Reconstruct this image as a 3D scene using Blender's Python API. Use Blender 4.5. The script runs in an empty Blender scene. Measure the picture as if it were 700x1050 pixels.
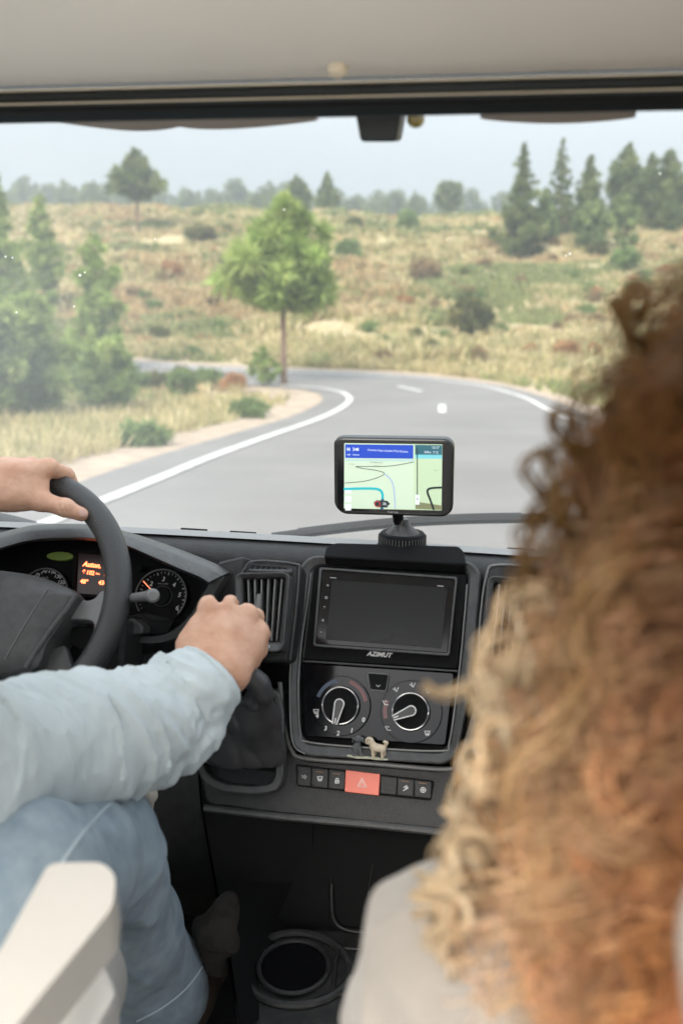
import bpy, bmesh, math, random
import numpy as np
import openvdb
from math import sin, cos, pi, radians, sqrt, atan2
from mathutils import Vector, Matrix
random.seed(7); SKY_LOW = .19
scene = bpy.context.scene
COL = scene.collection
CZ = 2.0                      # eye height over the road

# ---------------------------------------------------------------- camera
YAW, PITCH, ROLL, FPX = radians(11), radians(13), radians(.7), 1021.0
cf = np.array([-sin(YAW)*cos(PITCH), cos(YAW)*cos(PITCH), -sin(PITCH)])
cr0 = np.array([cos(YAW), sin(YAW), 0.0]); cu0 = np.cross(cr0, cf)
cr = cr0*cos(ROLL)+cu0*sin(ROLL); cu = cu0*cos(ROLL)-cr0*sin(ROLL)
C0 = np.array([0, 0, CZ])
cam_d = bpy.data.cameras.new('camera'); cam = bpy.data.objects.new('camera', cam_d); COL.objects.link(cam)
cam.matrix_world = Matrix(((cr[0], cu[0], -cf[0], 0), (cr[1], cu[1], -cf[1], 0), (cr[2], cu[2], -cf[2], CZ), (0, 0, 0, 1)))
cam_d.sensor_fit = 'HORIZONTAL'; cam_d.sensor_width = 24; cam_d.lens = 24*FPX/700
cam_d.clip_start = .02; cam_d.clip_end = 3000
cam_d.dof.use_dof = True; cam_d.dof.focus_distance = 1.52; cam_d.dof.aperture_fstop = 4.0
scene.camera = cam
# ---------------------------------------------------------------- sky, sun, exposure
SUN_EL, SUN_ROT = radians(40), radians(192)
w = bpy.data.worlds.new('World'); scene.world = w; w.use_nodes = True
nt = w.node_tree; bg = nt.nodes['Background']; bg.inputs['Strength'].default_value = .125
sky = nt.nodes.new('ShaderNodeTexSky'); sky.sky_type = 'NISHITA'; sky.sun_disc = False
sky.sun_elevation = SUN_EL; sky.sun_rotation = SUN_ROT; sky.altitude = 900; sky.dust_density = 2.2; sky.air_density = 1.0
hs = nt.nodes.new('ShaderNodeHueSaturation'); hs.inputs['Saturation'].default_value = .30; hs.inputs['Value'].default_value = 1.0
tcw = nt.nodes.new('ShaderNodeTexCoord'); nzw = nt.nodes.new('ShaderNodeTexNoise'); nzw.inputs['Scale'].default_value = 2.2; nzw.inputs['Detail'].default_value = 4
mpw = nt.nodes.new('ShaderNodeMapping'); mpw.inputs['Scale'].default_value = (1, 1, 3.5)
rpw = nt.nodes.new('ShaderNodeMapRange'); rpw.inputs[1].default_value = .3; rpw.inputs[2].default_value = .75; rpw.inputs[3].default_value = .0; rpw.inputs[4].default_value = .55
mxw = nt.nodes.new('ShaderNodeMix'); mxw.data_type = 'RGBA'
CLOUD = (5.6, 6.05, 6.25, 1)
mxw.inputs[7].default_value = CLOUD
L = nt.links.new
L(sky.outputs[0], hs.inputs['Color']); L(tcw.outputs['Generated'], mpw.inputs[0]); L(mpw.outputs[0], nzw.inputs['Vector'])
L(nzw.outputs[0], rpw.inputs[0]); L(rpw.outputs[0], mxw.inputs[0]); L(hs.outputs[0], mxw.inputs[6])
sxw = nt.nodes.new('ShaderNodeSeparateXYZ'); L(tcw.outputs['Generated'], sxw.inputs[0]); grw = nt.nodes.new('ShaderNodeMapRange'); grw.interpolation_type = 'SMOOTHSTEP'
grw.inputs[1].default_value = 0.0; grw.inputs[2].default_value = .7; grw.inputs[3].default_value = SKY_LOW; grw.inputs[4].default_value = 1.35; L(sxw.outputs[2], grw.inputs[0])
mlw = nt.nodes.new('ShaderNodeVectorMath'); mlw.operation = 'SCALE'; L(mxw.outputs[2], mlw.inputs[0]); L(grw.outputs[0], mlw.inputs['Scale']); L(mlw.outputs[0], bg.inputs['Color'])
sl = bpy.data.lights.new('sun', 'SUN'); sl.energy = 1.35; sl.angle = radians(20); sl.color = (1, .92, .82)
so = bpy.data.objects.new('sun', sl); COL.objects.link(so)
# sky sun_rotation is measured clockwise from +Y seen from above
sd = Vector((sin(SUN_ROT)*cos(SUN_EL), cos(SUN_ROT)*cos(SUN_EL), sin(SUN_EL)))
so.rotation_euler = (-sd).to_track_quat('-Z', 'Y').to_euler()
vs = scene.view_settings; vs.view_transform = 'Standard'; vs.look = 'None'; vs.gamma = 1; vs.use_curve_mapping = False
vs.exposure = 1.9
scene.cycles.max_bounces = 10; scene.cycles.transparent_max_bounces = 12; scene.cycles.diffuse_bounces = 6; scene.cycles.volume_bounces = 0
scene.cycles.sample_clamp_indirect = 6; scene.cycles.use_denoising = True
scene.cycles.caustics_reflective = False; scene.cycles.caustics_refractive = False

# ---------------------------------------------------------------- geometry helpers
def ray(px, py): return (px-350)/FPX*cr+(525-py)/FPX*cu+cf
def P(px, py, Y):
    d = ray(px, py); return C0+d*(Y/d[1])
def PX(px, py, X):
    d = ray(px, py); return C0+d*(X/d[0])
def PZ(px, py, z):
    d = ray(px, py); return C0+d*((z-CZ)/d[2])
class Plane:
    """a surface facing the cabin: o on it, leaning back by tilt degrees, turned by turn degrees"""
    def __init__(s, o, tilt, turn=0):
        t = radians(tilt); a = radians(turn)
        s.o = np.array(o, float)
        s.u = np.array([cos(a), sin(a), 0.0])
        back = np.array([-sin(a), cos(a), 0.0])
        s.v = back*sin(t)+np.array([0, 0, cos(t)])
        s.n = np.cross(s.u, s.v)
    def hit(s, px, py):
        d = ray(px, py); k = (s.o-C0).dot(s.n)/d.dot(s.n); q = C0+d*k-s.o
        return (q.dot(s.u), q.dot(s.v))
    def pt(s, u, v, h=0.0): return s.o+u*s.u+v*s.v+h*s.n
    def at(s, px, py, h=0.0):
        a = s.hit(px, py); return s.pt(a[0], a[1], h)
def round_poly(p, r, n=5):
    p = [np.array(q, float) for q in p]; out = []
    m = len(p)
    for i in range(m):
        ri = r[i] if isinstance(r, (list, tuple)) else r
        a, b, c = p[i-1], p[i], p[(i+1) % m]
        d1 = a-b; d2 = c-b; l1 = np.linalg.norm(d1); l2 = np.linalg.norm(d2); d1 = d1/l1; d2 = d2/l2
        k = min(ri, l1*.48, l2*.48)
        s_, e_ = b+d1*k, b+d2*k
        for j in range(n+1):
            t = j/n; out.append((1-t)**2*s_+2*t*(1-t)*b+t*t*e_)
    return out
def smooth_line(pts, n=8, closed=False):
    p = [np.array(q, float) for q in pts]; m = len(p); out = []
    for i in range(m if closed else m-1):
        g = lambda k: p[k % m] if closed else p[max(0, min(m-1, k))]
        a, b, c, d = g(i-1), g(i), g(i+1), g(i+2)
        for j in range(n):
            t = j/n
            out.append(.5*((2*b)+(-a+c)*t+(2*a-5*b+4*c-d)*t*t+(-a+3*b-3*c+d)*t**3))
    if not closed: out.append(p[-1])
    return out
ROOT = {}
def link(name, me, mat=None, parent=None, smooth=True, bevel=0, seg=2, ang=35):
    o = bpy.data.objects.new(name, me); COL.objects.link(o)
    if mat is not None and not me.materials:
        for m in (mat if isinstance(mat, (list, tuple)) else [mat]): me.materials.append(m)
    if parent is not None:
        o.parent = parent
        if parent.name in ROOT: me.transform(Matrix.Translation(-Vector(ROOT[parent.name]))); ROOT[o.name] = ROOT[parent.name]
    if smooth:
        me.polygons.foreach_set('use_smooth', [True]*len(me.polygons))
    if bevel:
        b = o.modifiers.new('bevel', 'BEVEL'); b.width = bevel; b.segments = seg; b.limit_method = 'ANGLE'; b.angle_limit = radians(ang); b.harden_normals = False
    if smooth:
        try: me.set_sharp_from_angle(angle=radians(ang if not bevel else 50))
        except Exception: pass
    return o
def root(name, loc, label, cat, group=None):
    o = bpy.data.objects.new(name, None); COL.objects.link(o); o.location = loc; o.empty_display_size = .1
    ROOT[o.name] = tuple(loc); tag(o, label, cat, group); return o
def tag(o, label=None, cat=None, group=None, kind=None):
    if label: o['label'] = label
    if cat: o['category'] = cat
    if group: o['group'] = group
    if kind: o['kind'] = kind
    return o
def mesh(name, v, f):
    me = bpy.data.meshes.new(name); me.from_pydata([tuple(map(float, q)) for q in v], [], [tuple(x) for x in f]); me.validate(); me.update(); return me
class MB:
    def __init__(s): s.v = []; s.f = []; s.mi = []; s.cur = 0
    def add(s, v, f):
        k = len(s.v); s.v += [tuple(map(float, q)) for q in v]; s.f += [tuple(i+k for i in x) for x in f]; s.mi += [s.cur]*len(f)
    def prism(s, front, back):
        n = len(front); s.add(list(front)+list(back), [tuple(range(n)), tuple(range(2*n-1, n-1, -1))]+[(i, n+i, n+(i+1) % n, (i+1) % n) for i in range(n)])
    def frame(s, fo, fi, bo, bi):
        n = len(fo); assert n == len(fi)
        f = []
        for i in range(n):
            j = (i+1) % n
            f += [(i, j, n+j, n+i), (2*n+i, 3*n+i, 3*n+j, 2*n+j), (i, 2*n+i, 2*n+j, j), (n+i, n+j, 3*n+j, 3*n+i)]
        s.add(list(fo)+list(fi)+list(bo)+list(bi), f)
    def tube(s, pts, rad, sides=8, closed=False, flat=1.0, up=(0, 0, 1)):
        p = [np.array(q, float) for q in pts]; n = len(p); v = []
        up = np.array(up, float)
        for i in range(n):
            a = p[i-1] if (i or closed) else p[0]; b = p[(i+1) % n] if (i < n-1 or closed) else p[-1]
            t = b-a; t /= (np.linalg.norm(t)+1e-12)
            u_ = np.cross(t, up); ln = np.linalg.norm(u_)
            if ln < 1e-4: u_ = np.cross(t, (1, 0, 0)); ln = np.linalg.norm(u_)
            u_ /= ln; w_ = np.cross(u_, t)
            R = rad[i] if hasattr(rad, '__len__') else rad
            for k in range(sides):
                an = 2*pi*k/sides; v.append(p[i]+u_*cos(an)*R+w_*sin(an)*R*flat)
        f = []
        for i in range(n if closed else n-1):
            j = (i+1) % n
            for k in range(sides):
                l = (k+1) % sides; f.append((i*sides+k, j*sides+k, j*sides+l, i*sides+l))
        if not closed: f += [tuple(range(sides-1, -1, -1))[::-1], tuple((n-1)*sides+k for k in range(sides))]
        s.add(v, f)
    def loft(s, lines, closed_u=False):
        n = len(lines[0]); v = [q for l in lines for q in l]; f = []
        for i in range(len(lines)-1):
            for k in range(n if closed_u else n-1):
                l = (k+1) % n; f.append((i*n+k, i*n+l, (i+1)*n+l, (i+1)*n+k))
        s.add(v, f)
    def lathe(s, c, ax, prof, n=32):
        """prof: (radius, height along ax)"""
        ax = np.array(ax, float); ax /= np.linalg.norm(ax); u_ = np.cross(ax, (0, 0, 1)); 
        if np.linalg.norm(u_) < 1e-3: u_ = np.array([1., 0, 0])
        u_ /= np.linalg.norm(u_); w_ = np.cross(ax, u_); c = np.array(c, float)
        lines = [[c+ax*h+(u_*cos(2*pi*k/n)+w_*sin(2*pi*k/n))*r for k in range(n)] for r, h in prof]
        s.loft(lines, True)
        k0 = len(s.v)-n; k1 = len(s.v)-n*len(prof)
        s.f += [tuple(range(k0, k0+n)), tuple(range(k1+n-1, k1-1, -1))]; s.mi += [s.cur]*2
    def build(s, name, mat=None, parent=None, fix=True, **kw):
        me = mesh(name, s.v, s.f)
        if len(me.polygons) == len(s.mi): me.polygons.foreach_set('material_index', s.mi)
        if fix:
            bm = bmesh.new(); bm.from_mesh(me); bmesh.ops.recalc_face_normals(bm, faces=bm.faces); bm.to_mesh(me); bm.free()
        return link(name, me, mat, parent, **kw)
def outl(pl, pts, r): return round_poly([pl.hit(*q) for q in pts], r)
def slab(name, pl, pts, mat, parent, h=.0, th=.02, r=.004, bevel=.0015, **kw):
    q = outl(pl, pts, r); m = MB(); m.prism([pl.pt(a[0], a[1], h) for a in q], [pl.pt(a[0], a[1], h-th) for a in q])
    return m.build(name, mat, parent, bevel=bevel, **kw)
def ringslab(name, pl, po, pi_, mat, parent, h=.0, th=.02, ro=.006, ri=.004, bevel=.0015, hi=None, **kw):
    a = outl(pl, po, ro); b = outl(pl, pi_, ri); m = MB(); hi = h if hi is None else hi
    m.frame([pl.pt(q[0], q[1], h) for q in a], [pl.pt(q[0], q[1], hi) for q in b], [pl.pt(q[0], q[1], h-th) for q in a], [pl.pt(q[0], q[1], h-th) for q in b])
    return m.build(name, mat, parent, bevel=bevel, **kw)
def disc(name, pl, px, py, prof, mat, parent, n=40, **kw):
    m = MB(); m.lathe(pl.at(px, py), pl.n, prof, n); return m.build(name, mat, parent, **kw)
FONTS = {}
def text(name, pl, s_, px, py, size, mat, parent, h=.0006, rot=0, shear=0, sx=1.0, bold=0.0, align='CENTER'):
    c = bpy.data.curves.new(name, 'FONT'); c.body = s_; c.size = size; c.align_x = align; c.align_y = 'CENTER'; c.shear = shear; c.offset = bold; c.extrude = .00015; c.resolution_u = 2
    t = bpy.data.objects.new('tmp', c); me = bpy.data.meshes.new_from_object(t, depsgraph=None); bpy.data.objects.remove(t); bpy.data.curves.remove(c)
    a, b = pl.hit(px, py); cr_, sr_ = cos(rot), sin(rot)
    for v in me.vertices:
        x, y = v.co.x*sx, v.co.y; q = pl.pt(a+x*cr_-y*sr_, b+x*sr_+y*cr_, h+v.co.z); v.co = q
    me.name = name
    return link(name, me, mat, parent, smooth=False)
def bars(name, pl, segs, wdt, mat, parent, h=.0006, th=.0004):
    """thin raised strokes; segs are polylines of px points"""
    m = MB()
    for s_ in segs:
        for a, b in zip(s_[:-1], s_[1:]):
            A = np.array(pl.hit(*a)); B = np.array(pl.hit(*b)); d = B-A; l = np.linalg.norm(d)
            if l < 1e-7: continue
            d /= l; nn = np.array([-d[1], d[0]])*wdt/2; e = d*wdt*.3
            q = [A-nn-e, B-nn+e, B+nn+e, A+nn-e]
            m.prism([pl.pt(x[0], x[1], h) for x in q], [pl.pt(x[0], x[1], h-th) for x in q])
    return m.build(name, mat, parent, smooth=False)
def npnoise(p, seed=0):
    """gradient-free value noise in 3-D, -1..1, smooth"""
    p = np.asarray(p, float); i = np.floor(p).astype(np.int64); f = p-i; f = f*f*f*(f*(f*6-15)+10)
    def h(ix, iy, iz):
        n = (ix*374761393+iy*668265263+iz*2147483647+seed*974711) & 0xffffffff
        n = ((n ^ (n >> 13))*1274126177) & 0xffffffff
        n = ((n ^ (n >> 16))*2246822519) & 0xffffffff
        return ((n ^ (n >> 15)) & 0xffff)/32767.5-1
    x, y, z = i[..., 0], i[..., 1], i[..., 2]; fx, fy, fz = f[..., 0], f[..., 1], f[..., 2]
    def lx(a, b, t): return a+(b-a)*t
    return lx(lx(lx(h(x, y, z), h(x+1, y, z), fx), lx(h(x, y+1, z), h(x+1, y+1, z), fx), fy),
              lx(lx(h(x, y, z+1), h(x+1, y, z+1), fx), lx(h(x, y+1, z+1), h(x+1, y+1, z+1), fx), fy), fz)
def fbm(p, o=4, seed=0):
    s_ = 0; a = 1; t = 0
    for k in range(o): s_ = s_+a*npnoise(np.asarray(p)*2**k, seed+k); t += a; a *= .5
    return s_/t
class SDF:
    def __init__(s, lo, hi, vox):
        s.lo = np.array(lo, float); s.vox = vox; s.n = np.ceil((np.array(hi)-s.lo)/vox).astype(int)+1
        s.d = np.full(s.n, .2, np.float32)
    def box(s, lo, hi, pad):
        a = np.clip(np.floor((np.array(lo)-pad-s.lo)/s.vox).astype(int), 0, s.n); b = np.clip(np.ceil((np.array(hi)+pad-s.lo)/s.vox).astype(int)+1, 0, s.n)
        if (b <= a).any(): return None, None
        sl_ = tuple(slice(a[i], b[i]) for i in range(3))
        g = np.stack(np.meshgrid(*[s.lo[i]+s.vox*np.arange(a[i], b[i]) for i in range(3)], indexing='ij'), -1)
        return sl_, g
    def put(s, sl_, d, k, op='add'):
        o = s.d[sl_]
        if op == 'add':
            if k > 0:
                h = np.clip(.5+.5*(o-d)/k, 0, 1); s.d[sl_] = o*(1-h)+d*h-k*h*(1-h)
            else: s.d[sl_] = np.minimum(o, d)
        else:
            if k > 0:
                h = np.clip(.5-.5*(o+d)/k, 0, 1); s.d[sl_] = o*(1-h)-d*h+k*h*(1-h)
            else: s.d[sl_] = np.maximum(o, -d)
    def cap(s, a, b, ra, rb=None, k=.01, op='add', flat=None):
        rb = ra if rb is None else rb; a = np.array(a, float); b = np.array(b, float); R = max(ra, rb)
        sl_, g = s.box(np.minimum(a, b)-R, np.maximum(a, b)+R, k+s.vox*4)
        if sl_ is None: return
        ba = b-a; q = g-a; t = np.clip((q@ba)/(ba@ba+1e-12), 0, 1); e = q-t[..., None]*ba
        if flat is not None:     # (axis, factor): squash cross section along axis
            ax, fc = flat; ax = np.array(ax, float); ax /= np.linalg.norm(ax); c = e@ax; e = e+(c*(1/fc-1))[..., None]*ax
        s.put(sl_, np.linalg.norm(e, axis=-1)-(ra+(rb-ra)*t), k, op)
    def chain(s, pts, rad, k=.006, op='add', flat=None):
        for i in range(len(pts)-1): s.cap(pts[i], pts[i+1], rad[i], rad[i+1], k, op, flat)
    def ell(s, c, r, k=.01, op='add', M=None):
        c = np.array(c, float); r = np.array(r, float); R = r.max()
        sl_, g = s.box(c-R, c+R, k+s.vox*4)
        if sl_ is None: return
        q = g-c
        if M is not None: q = q@np.array(M)
        k0 = np.linalg.norm(q/r, axis=-1); k1 = np.linalg.norm(q/(r*r), axis=-1)+1e-9
        s.put(sl_, k0*(k0-1)/k1, k, op)
    def cutplane(s, o, n, k=0):      # removes the half space n.(p-o) > 0
        g = np.stack(np.meshgrid(*[s.lo[i]+s.vox*np.arange(s.n[i]) for i in range(3)], indexing='ij'), -1)
        s.d = np.maximum(s.d, ((g-np.array(o))@np.array(n, float)).astype(np.float32))
    def polys(s):
        b = 3*s.vox; a = np.clip(s.d, -b, b).astype(np.float32)
        g = openvdb.FloatGrid(b); g.copyFromArray(a)
        p_, q_ = g.convertToQuads(); p_ = p_*s.vox+s.lo
        v = p_[q_]; c = v.mean(1); n = np.cross(v[:, 2]-v[:, 0], v[:, 3]-v[:, 1]); 
        if (c*n).sum() < 0: q_ = q_[:, ::-1]
        return p_, q_
    def build(s, name, mat, parent, disp=None, sm=1):
        p_, q_ = s.polys()
        if sm:
            # light laplacian smoothing
            for _ in range(sm):
                acc = np.zeros_like(p_); cnt = np.zeros(len(p_))
                for i in range(4):
                    np.add.at(acc, q_[:, i], p_[q_[:, (i+1) % 4]]+p_[q_[:, i-1]]); np.add.at(cnt, q_[:, i], 2)
                p_ = .4*p_+.6*acc/np.maximum(cnt, 1)[:, None]
        if disp is not None:
            v = p_[q_]; n = np.cross(v[:, 2]-v[:, 0], v[:, 3]-v[:, 1]); vn = np.zeros_like(p_)
            for i in range(4): np.add.at(vn, q_[:, i], n)
            vn /= np.linalg.norm(vn, axis=1)[:, None]+1e-12; p_ = p_+vn*disp(p_, vn)[:, None]
        me = bpy.data.meshes.new(name); me.vertices.add(len(p_)); me.vertices.foreach_set('co', p_.astype(np.float32).ravel())
        me.loops.add(len(q_)*4); me.loops.foreach_set('vertex_index', q_.astype(np.int32).ravel())
        me.polygons.add(len(q_)); me.polygons.foreach_set('loop_start', np.arange(0, len(q_)*4, 4, dtype=np.int32))
        me.update(calc_edges=True)
        o = link(name, me, mat, parent); 
        return o
def rawmesh(name, v, f):
    """numpy vertices and equal-sided faces"""
    v = np.asarray(v, np.float32); f = np.asarray(f, np.int32); me = bpy.data.meshes.new(name)
    me.vertices.add(len(v)); me.vertices.foreach_set('co', v.ravel()); k = f.shape[1]
    me.loops.add(f.size); me.loops.foreach_set('vertex_index', f.ravel()); me.polygons.add(len(f))
    me.polygons.foreach_set('loop_start', np.arange(0, f.size, k, dtype=np.int32)); me.update(calc_edges=True); return me

# ---------------------------------------------------------------- materials
def nodes(name):
    m = bpy.data.materials.new(name); m.use_nodes = True; t = m.node_tree; return m, t, t.nodes['Principled BSDF']
def M(name, col, rough=.6, metal=0, spec=.5, var=.0, vscale=8, col2=None, bump=0, bscale=300, bdet=3, coat=0, sheen=0, emis=0, sss=0, coord='Object', rvar=0):
    m, t, b = nodes(name); lk = t.links.new
    b.inputs['Base Color'].default_value = (*col, 1); b.inputs['Roughness'].default_value = rough; b.inputs['Metallic'].default_value = metal
    b.inputs['Specular IOR Level'].default_value = spec; b.inputs['Coat Weight'].default_value = coat; b.inputs['Sheen Weight'].default_value = sheen
    if coat: b.inputs['Coat Roughness'].default_value = .08
    if sss: b.inputs['Subsurface Weight'].default_value = sss; b.inputs['Subsurface Radius'].default_value = (.012, .004, .002)
    if emis: b.inputs['Emission Color'].default_value = (*col, 1); b.inputs['Emission Strength'].default_value = emis
    tc = t.nodes.new('ShaderNodeTexCoord')
    if var or col2 or rvar:
        n = t.nodes.new('ShaderNodeTexNoise'); n.inputs['Scale'].default_value = vscale; n.inputs['Detail'].default_value = 5; lk(tc.outputs[coord], n.inputs['Vector'])
        r_ = t.nodes.new('ShaderNodeMapRange'); r_.inputs[1].default_value = .3; r_.inputs[2].default_value = .7; lk(n.outputs[0], r_.inputs[0])
        if var or col2:
            mx = t.nodes.new('ShaderNodeMix'); mx.data_type = 'RGBA'; lk(r_.outputs[0], mx.inputs[0])
            c2 = col2 if col2 else tuple(c*(1+var) for c in col); c1 = col if col2 else tuple(c*(1-var) for c in col)
            mx.inputs[6].default_value = (*c1, 1); mx.inputs[7].default_value = (*c2, 1); lk(mx.outputs[2], b.inputs['Base Color'])
        if rvar:
            r2 = t.nodes.new('ShaderNodeMapRange'); r2.inputs[3].default_value = rough-rvar; r2.inputs[4].default_value = rough+rvar; lk(n.outputs[0], r2.inputs[0]); lk(r2.outputs[0], b.inputs['Roughness'])
    if bump:
        n2 = t.nodes.new('ShaderNodeTexNoise'); n2.inputs['Scale'].default_value = bscale; n2.inputs['Detail'].default_value = bdet; lk(tc.outputs[coord], n2.inputs['Vector'])
        bp = t.nodes.new('ShaderNodeBump'); bp.inputs['Strength'].default_value = bump; bp.inputs['Distance'].default_value = .001; lk(n2.outputs[0], bp.inputs['Height']); lk(bp.outputs[0], b.inputs['Normal'])
    return m
def attr_mat(name, rough=.7, trans=.0, jitter=.25, sc=3.0):
    """colour of each tuft or leaf clump from the mesh attribute 'tint', with noise on top; thin leaves let light through"""
    m, t, b = nodes(name); lk = t.links.new
    a = t.nodes.new('ShaderNodeAttribute'); a.attribute_name = 'tint'
    b.inputs['Roughness'].default_value = rough; b.inputs['Specular IOR Level'].default_value = .2
    lk(a.outputs['Color'], b.inputs['Base Color'])
    if trans:
        tr = t.nodes.new('ShaderNodeBsdfTranslucent'); lk(a.outputs['Color'], tr.inputs['Color']); mx = t.nodes.new('ShaderNodeMixShader'); mx.inputs[0].default_value = trans
        lk(b.outputs[0], mx.inputs[1]); lk(tr.outputs[0], mx.inputs[2]); lk(mx.outputs[0], t.nodes['Material Output'].inputs['Surface'])
    return m
def set_tint(me, cols):
    a = me.color_attributes.new('tint', 'FLOAT_COLOR', 'POINT'); c = np.ones((len(me.vertices), 4), np.float32); c[:, :3] = cols; a.data.foreach_set('color', c.ravel())
HAZE = .0015; DUST0 = .03; DUST1 = .125
# ================================================================ LAND
SX, SY = -sin(YAW), cos(YAW)
KS = np.array([-800, -20, 9, 14, 22, 30, 37, 41, 55, 75, 100, 130, 260, 800.]); KH = np.array([1.5, .4, 0, -.36, -1.0, -1.27, -1.3, -.95, 1.2, 4.2, 7.9, 9.8, 15.5, 24.])
def sl_of(x, y): return x*SX+y*SY, x*SY-y*SX
def xy_of(s_, l_): return s_*SX+l_*SY, s_*SY-l_*SX
_ss = np.arange(-800, 801, .5); _hh = np.interp(_ss, KS, KH)
_k = np.exp(-np.linspace(-2, 2, 25)**2); _k /= _k.sum(); _hh = np.convolve(np.pad(_hh, 12, 'edge'), _k, 'valid')
def Hbase(x, y):
    s_, l_ = sl_of(np.asarray(x, float), np.asarray(y, float)); return np.interp(s_, _ss, _hh)
def Gnd(px, py, H=None):
    d = ray(px, py); H = H or Hbase; t = 5.0
    while t < 700:
        q = C0+d*t
        if q[2] <= H(q[0], q[1]):
            a, b = t/1.01-.05, t
            for _ in range(25):
                m_ = (a+b)/2; q = C0+d*m_
                if q[2] <= H(q[0], q[1]): b = m_
                else: a = m_
            return C0+d*b
        t = t*1.01+.05
    return C0+d*300
g2 = lambda pts: [Gnd(*q)[:2] for q in pts]
left_line = [np.array(q) for q in [(-4.4, -40), (-3.98, 2)]]+g2([(105, 518), (160, 495.5), (215, 471.8), (260, 455), (300, 440.5), (338, 426), (354, 417), (360, 410), (352, 403.5), (332, 399), (300, 396.5), (240, 392), (170, 386), (110, 383), (0, 378), (-150, 374)])
right_line = [np.array(q) for q in [(2.3, -40), (2.45, 2), (2.5, 9), (2.2, 15), (1.35, 20.5)]]+g2([(567, 425), (540, 409), (500, 397), (440, 389), (380, 385), (300, 382), (240, 380), (170, 376), (110, 372), (0, 367), (-150, 364)])
def resample(pts, n):
    p = np.array(smooth_line(pts, 12)); d = np.r_[0, np.cumsum(np.linalg.norm(np.diff(p, axis=0), axis=1))]; t = np.linspace(0, d[-1], n)
    return np.c_[np.interp(t, d, p[:, 0]), np.interp(t, d, p[:, 1])]
def offset(p, k):
    t = np.gradient(p, axis=0); t /= np.linalg.norm(t, axis=1)[:, None]+1e-9; return p+np.c_[-t[:, 1], t[:, 0]]*k
# match the two edges: parameterise by the px stations above
def piecewise(pts, keys, n):
    q = np.array([np.asarray(a, float) for a in pts]); st = np.arange((len(q)-1)*12+1)/12.0
    p = np.c_[np.interp(st, np.arange(len(q)), q[:, 0]), np.interp(st, np.arange(len(q)), q[:, 1])]; kk = np.hanning(15)[1:-1]; kk /= kk.sum()
    p = np.c_[np.convolve(np.pad(p[:, 0], 6, 'reflect', reflect_type='odd'), kk, 'valid'), np.convolve(np.pad(p[:, 1], 6, 'reflect', reflect_type='odd'), kk, 'valid')]; t = np.interp(np.linspace(0, 1, n), np.linspace(0, 1, len(keys)), keys)
    return np.c_[np.interp(t, st, p[:, 0]), np.interp(t, st, p[:, 1])]
NL = 420
Lp = piecewise(left_line, [0, 1, 2, 3.3, 4.6, 6, 7.2, 8.6, 9.8, 11, 12, 13, 14, 15, 16, 17], NL)
Rp = piecewise(right_line, [0, 1, 2, 2.5, 3, 4, 5.4, 6.5, 7.6, 8.6, 10, 11, 12, 13, 14, 15], NL)
Lo = offset(Lp, .75); Ro = offset(Rp, -.7)
ts = np.linspace(0, 1, 15)
road_xy = Lo[:, None]*(1-ts[None, :, None])+Ro[:, None]*ts[None, :, None]
RS = road_xy[::1, ::2].reshape(-1, 2)
_far = np.linalg.norm(RS, axis=1) > 60; RS = RS[~_far]
RS = np.concatenate([RS, np.array([(x_, y_) for x_ in np.arange(-5, 3.6, .7) for y_ in np.arange(-10, 20, .7) if not (y_ > 8 and (x_ < -4.2 or x_ > 2.6))])])
def roaddist(x, y):
    sh = np.shape(x); q = np.c_[np.ravel(x), np.ravel(y)].astype(float); out = np.empty(len(q))
    for i in range(0, len(q), 4000):
        out[i:i+4000] = np.sqrt(((q[i:i+4000, None]-RS[None])**2).sum(-1).min(1))
    return out.reshape(sh)
def sstep(x, a, b): t = np.clip((x-a)/(b-a), 0, 1); return t*t*(3-2*t)
def H(x, y):
    x = np.asarray(x, float); y = np.asarray(y, float); s_, l_ = sl_of(x, y); b = Hbase(x, y)
    w_ = sstep(roaddist(x, y), .9, 4.0)
    p = np.stack([x, y, x*0], -1)
    n = fbm(p*.13, 4, 3)*.55*sstep(s_, 30, 45)+fbm(p*.35, 3, 9)*.22
    far = sstep(s_, 42, 60)
    terr = (np.abs(((b+fbm(p*.05, 2, 5)*1.2) % 1.3)/1.3-.5)*2-.5)*1.25*far*(1-sstep(s_, 100, 130))
    big = fbm(p*.018, 2, 21)*1.1*sstep(s_, 60, 110)
    # the bank drops away beside the inside of the bend
    drop = -1.0*sstep(-l_, 8.5, 13)*sstep(s_, 5, 10)*(1-sstep(s_, 34, 50))
    lift = 1.0*sstep(l_, 6, 18)*sstep(s_, 60, 85)
    return b-.02+w_*(n+terr+big+drop+lift)-.05*(1-w_)
sa = np.r_[-800, -400, -200, -100, -60, -40, -25, np.arange(-16, 4, 2), np.arange(4, 60, .5), np.arange(60, 110, 1.0), np.arange(110, 150, 3), 160, 180, 210, 240, 270, 320, 400, 550, 800]
la = np.r_[-800, -500, -300, -200, -140, -100, -80, -65, np.arange(-54, -30, 2), np.arange(-30, 30, .55), np.arange(30, 60, 2), 60, 75, 100, 140, 200, 300, 500, 800]
S_, L_ = np.meshgrid(sa, la, indexing='ij'); X_, Y_ = xy_of(S_, L_); Z_ = H(X_, Y_)
v = np.stack([X_, Y_, Z_], -1).reshape(-1, 3); n1, n2 = S_.shape; I = np.arange(n1*n2).reshape(n1, n2)
f = np.stack([I[:-1, :-1], I[:-1, 1:], I[1:, 1:], I[1:, :-1]], -1).reshape(-1, 4)[:, ::-1]
m_soil, t, b = nodes('hillside soil'); lk = t.links.new
tc = t.nodes.new('ShaderNodeTexCoord')
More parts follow.
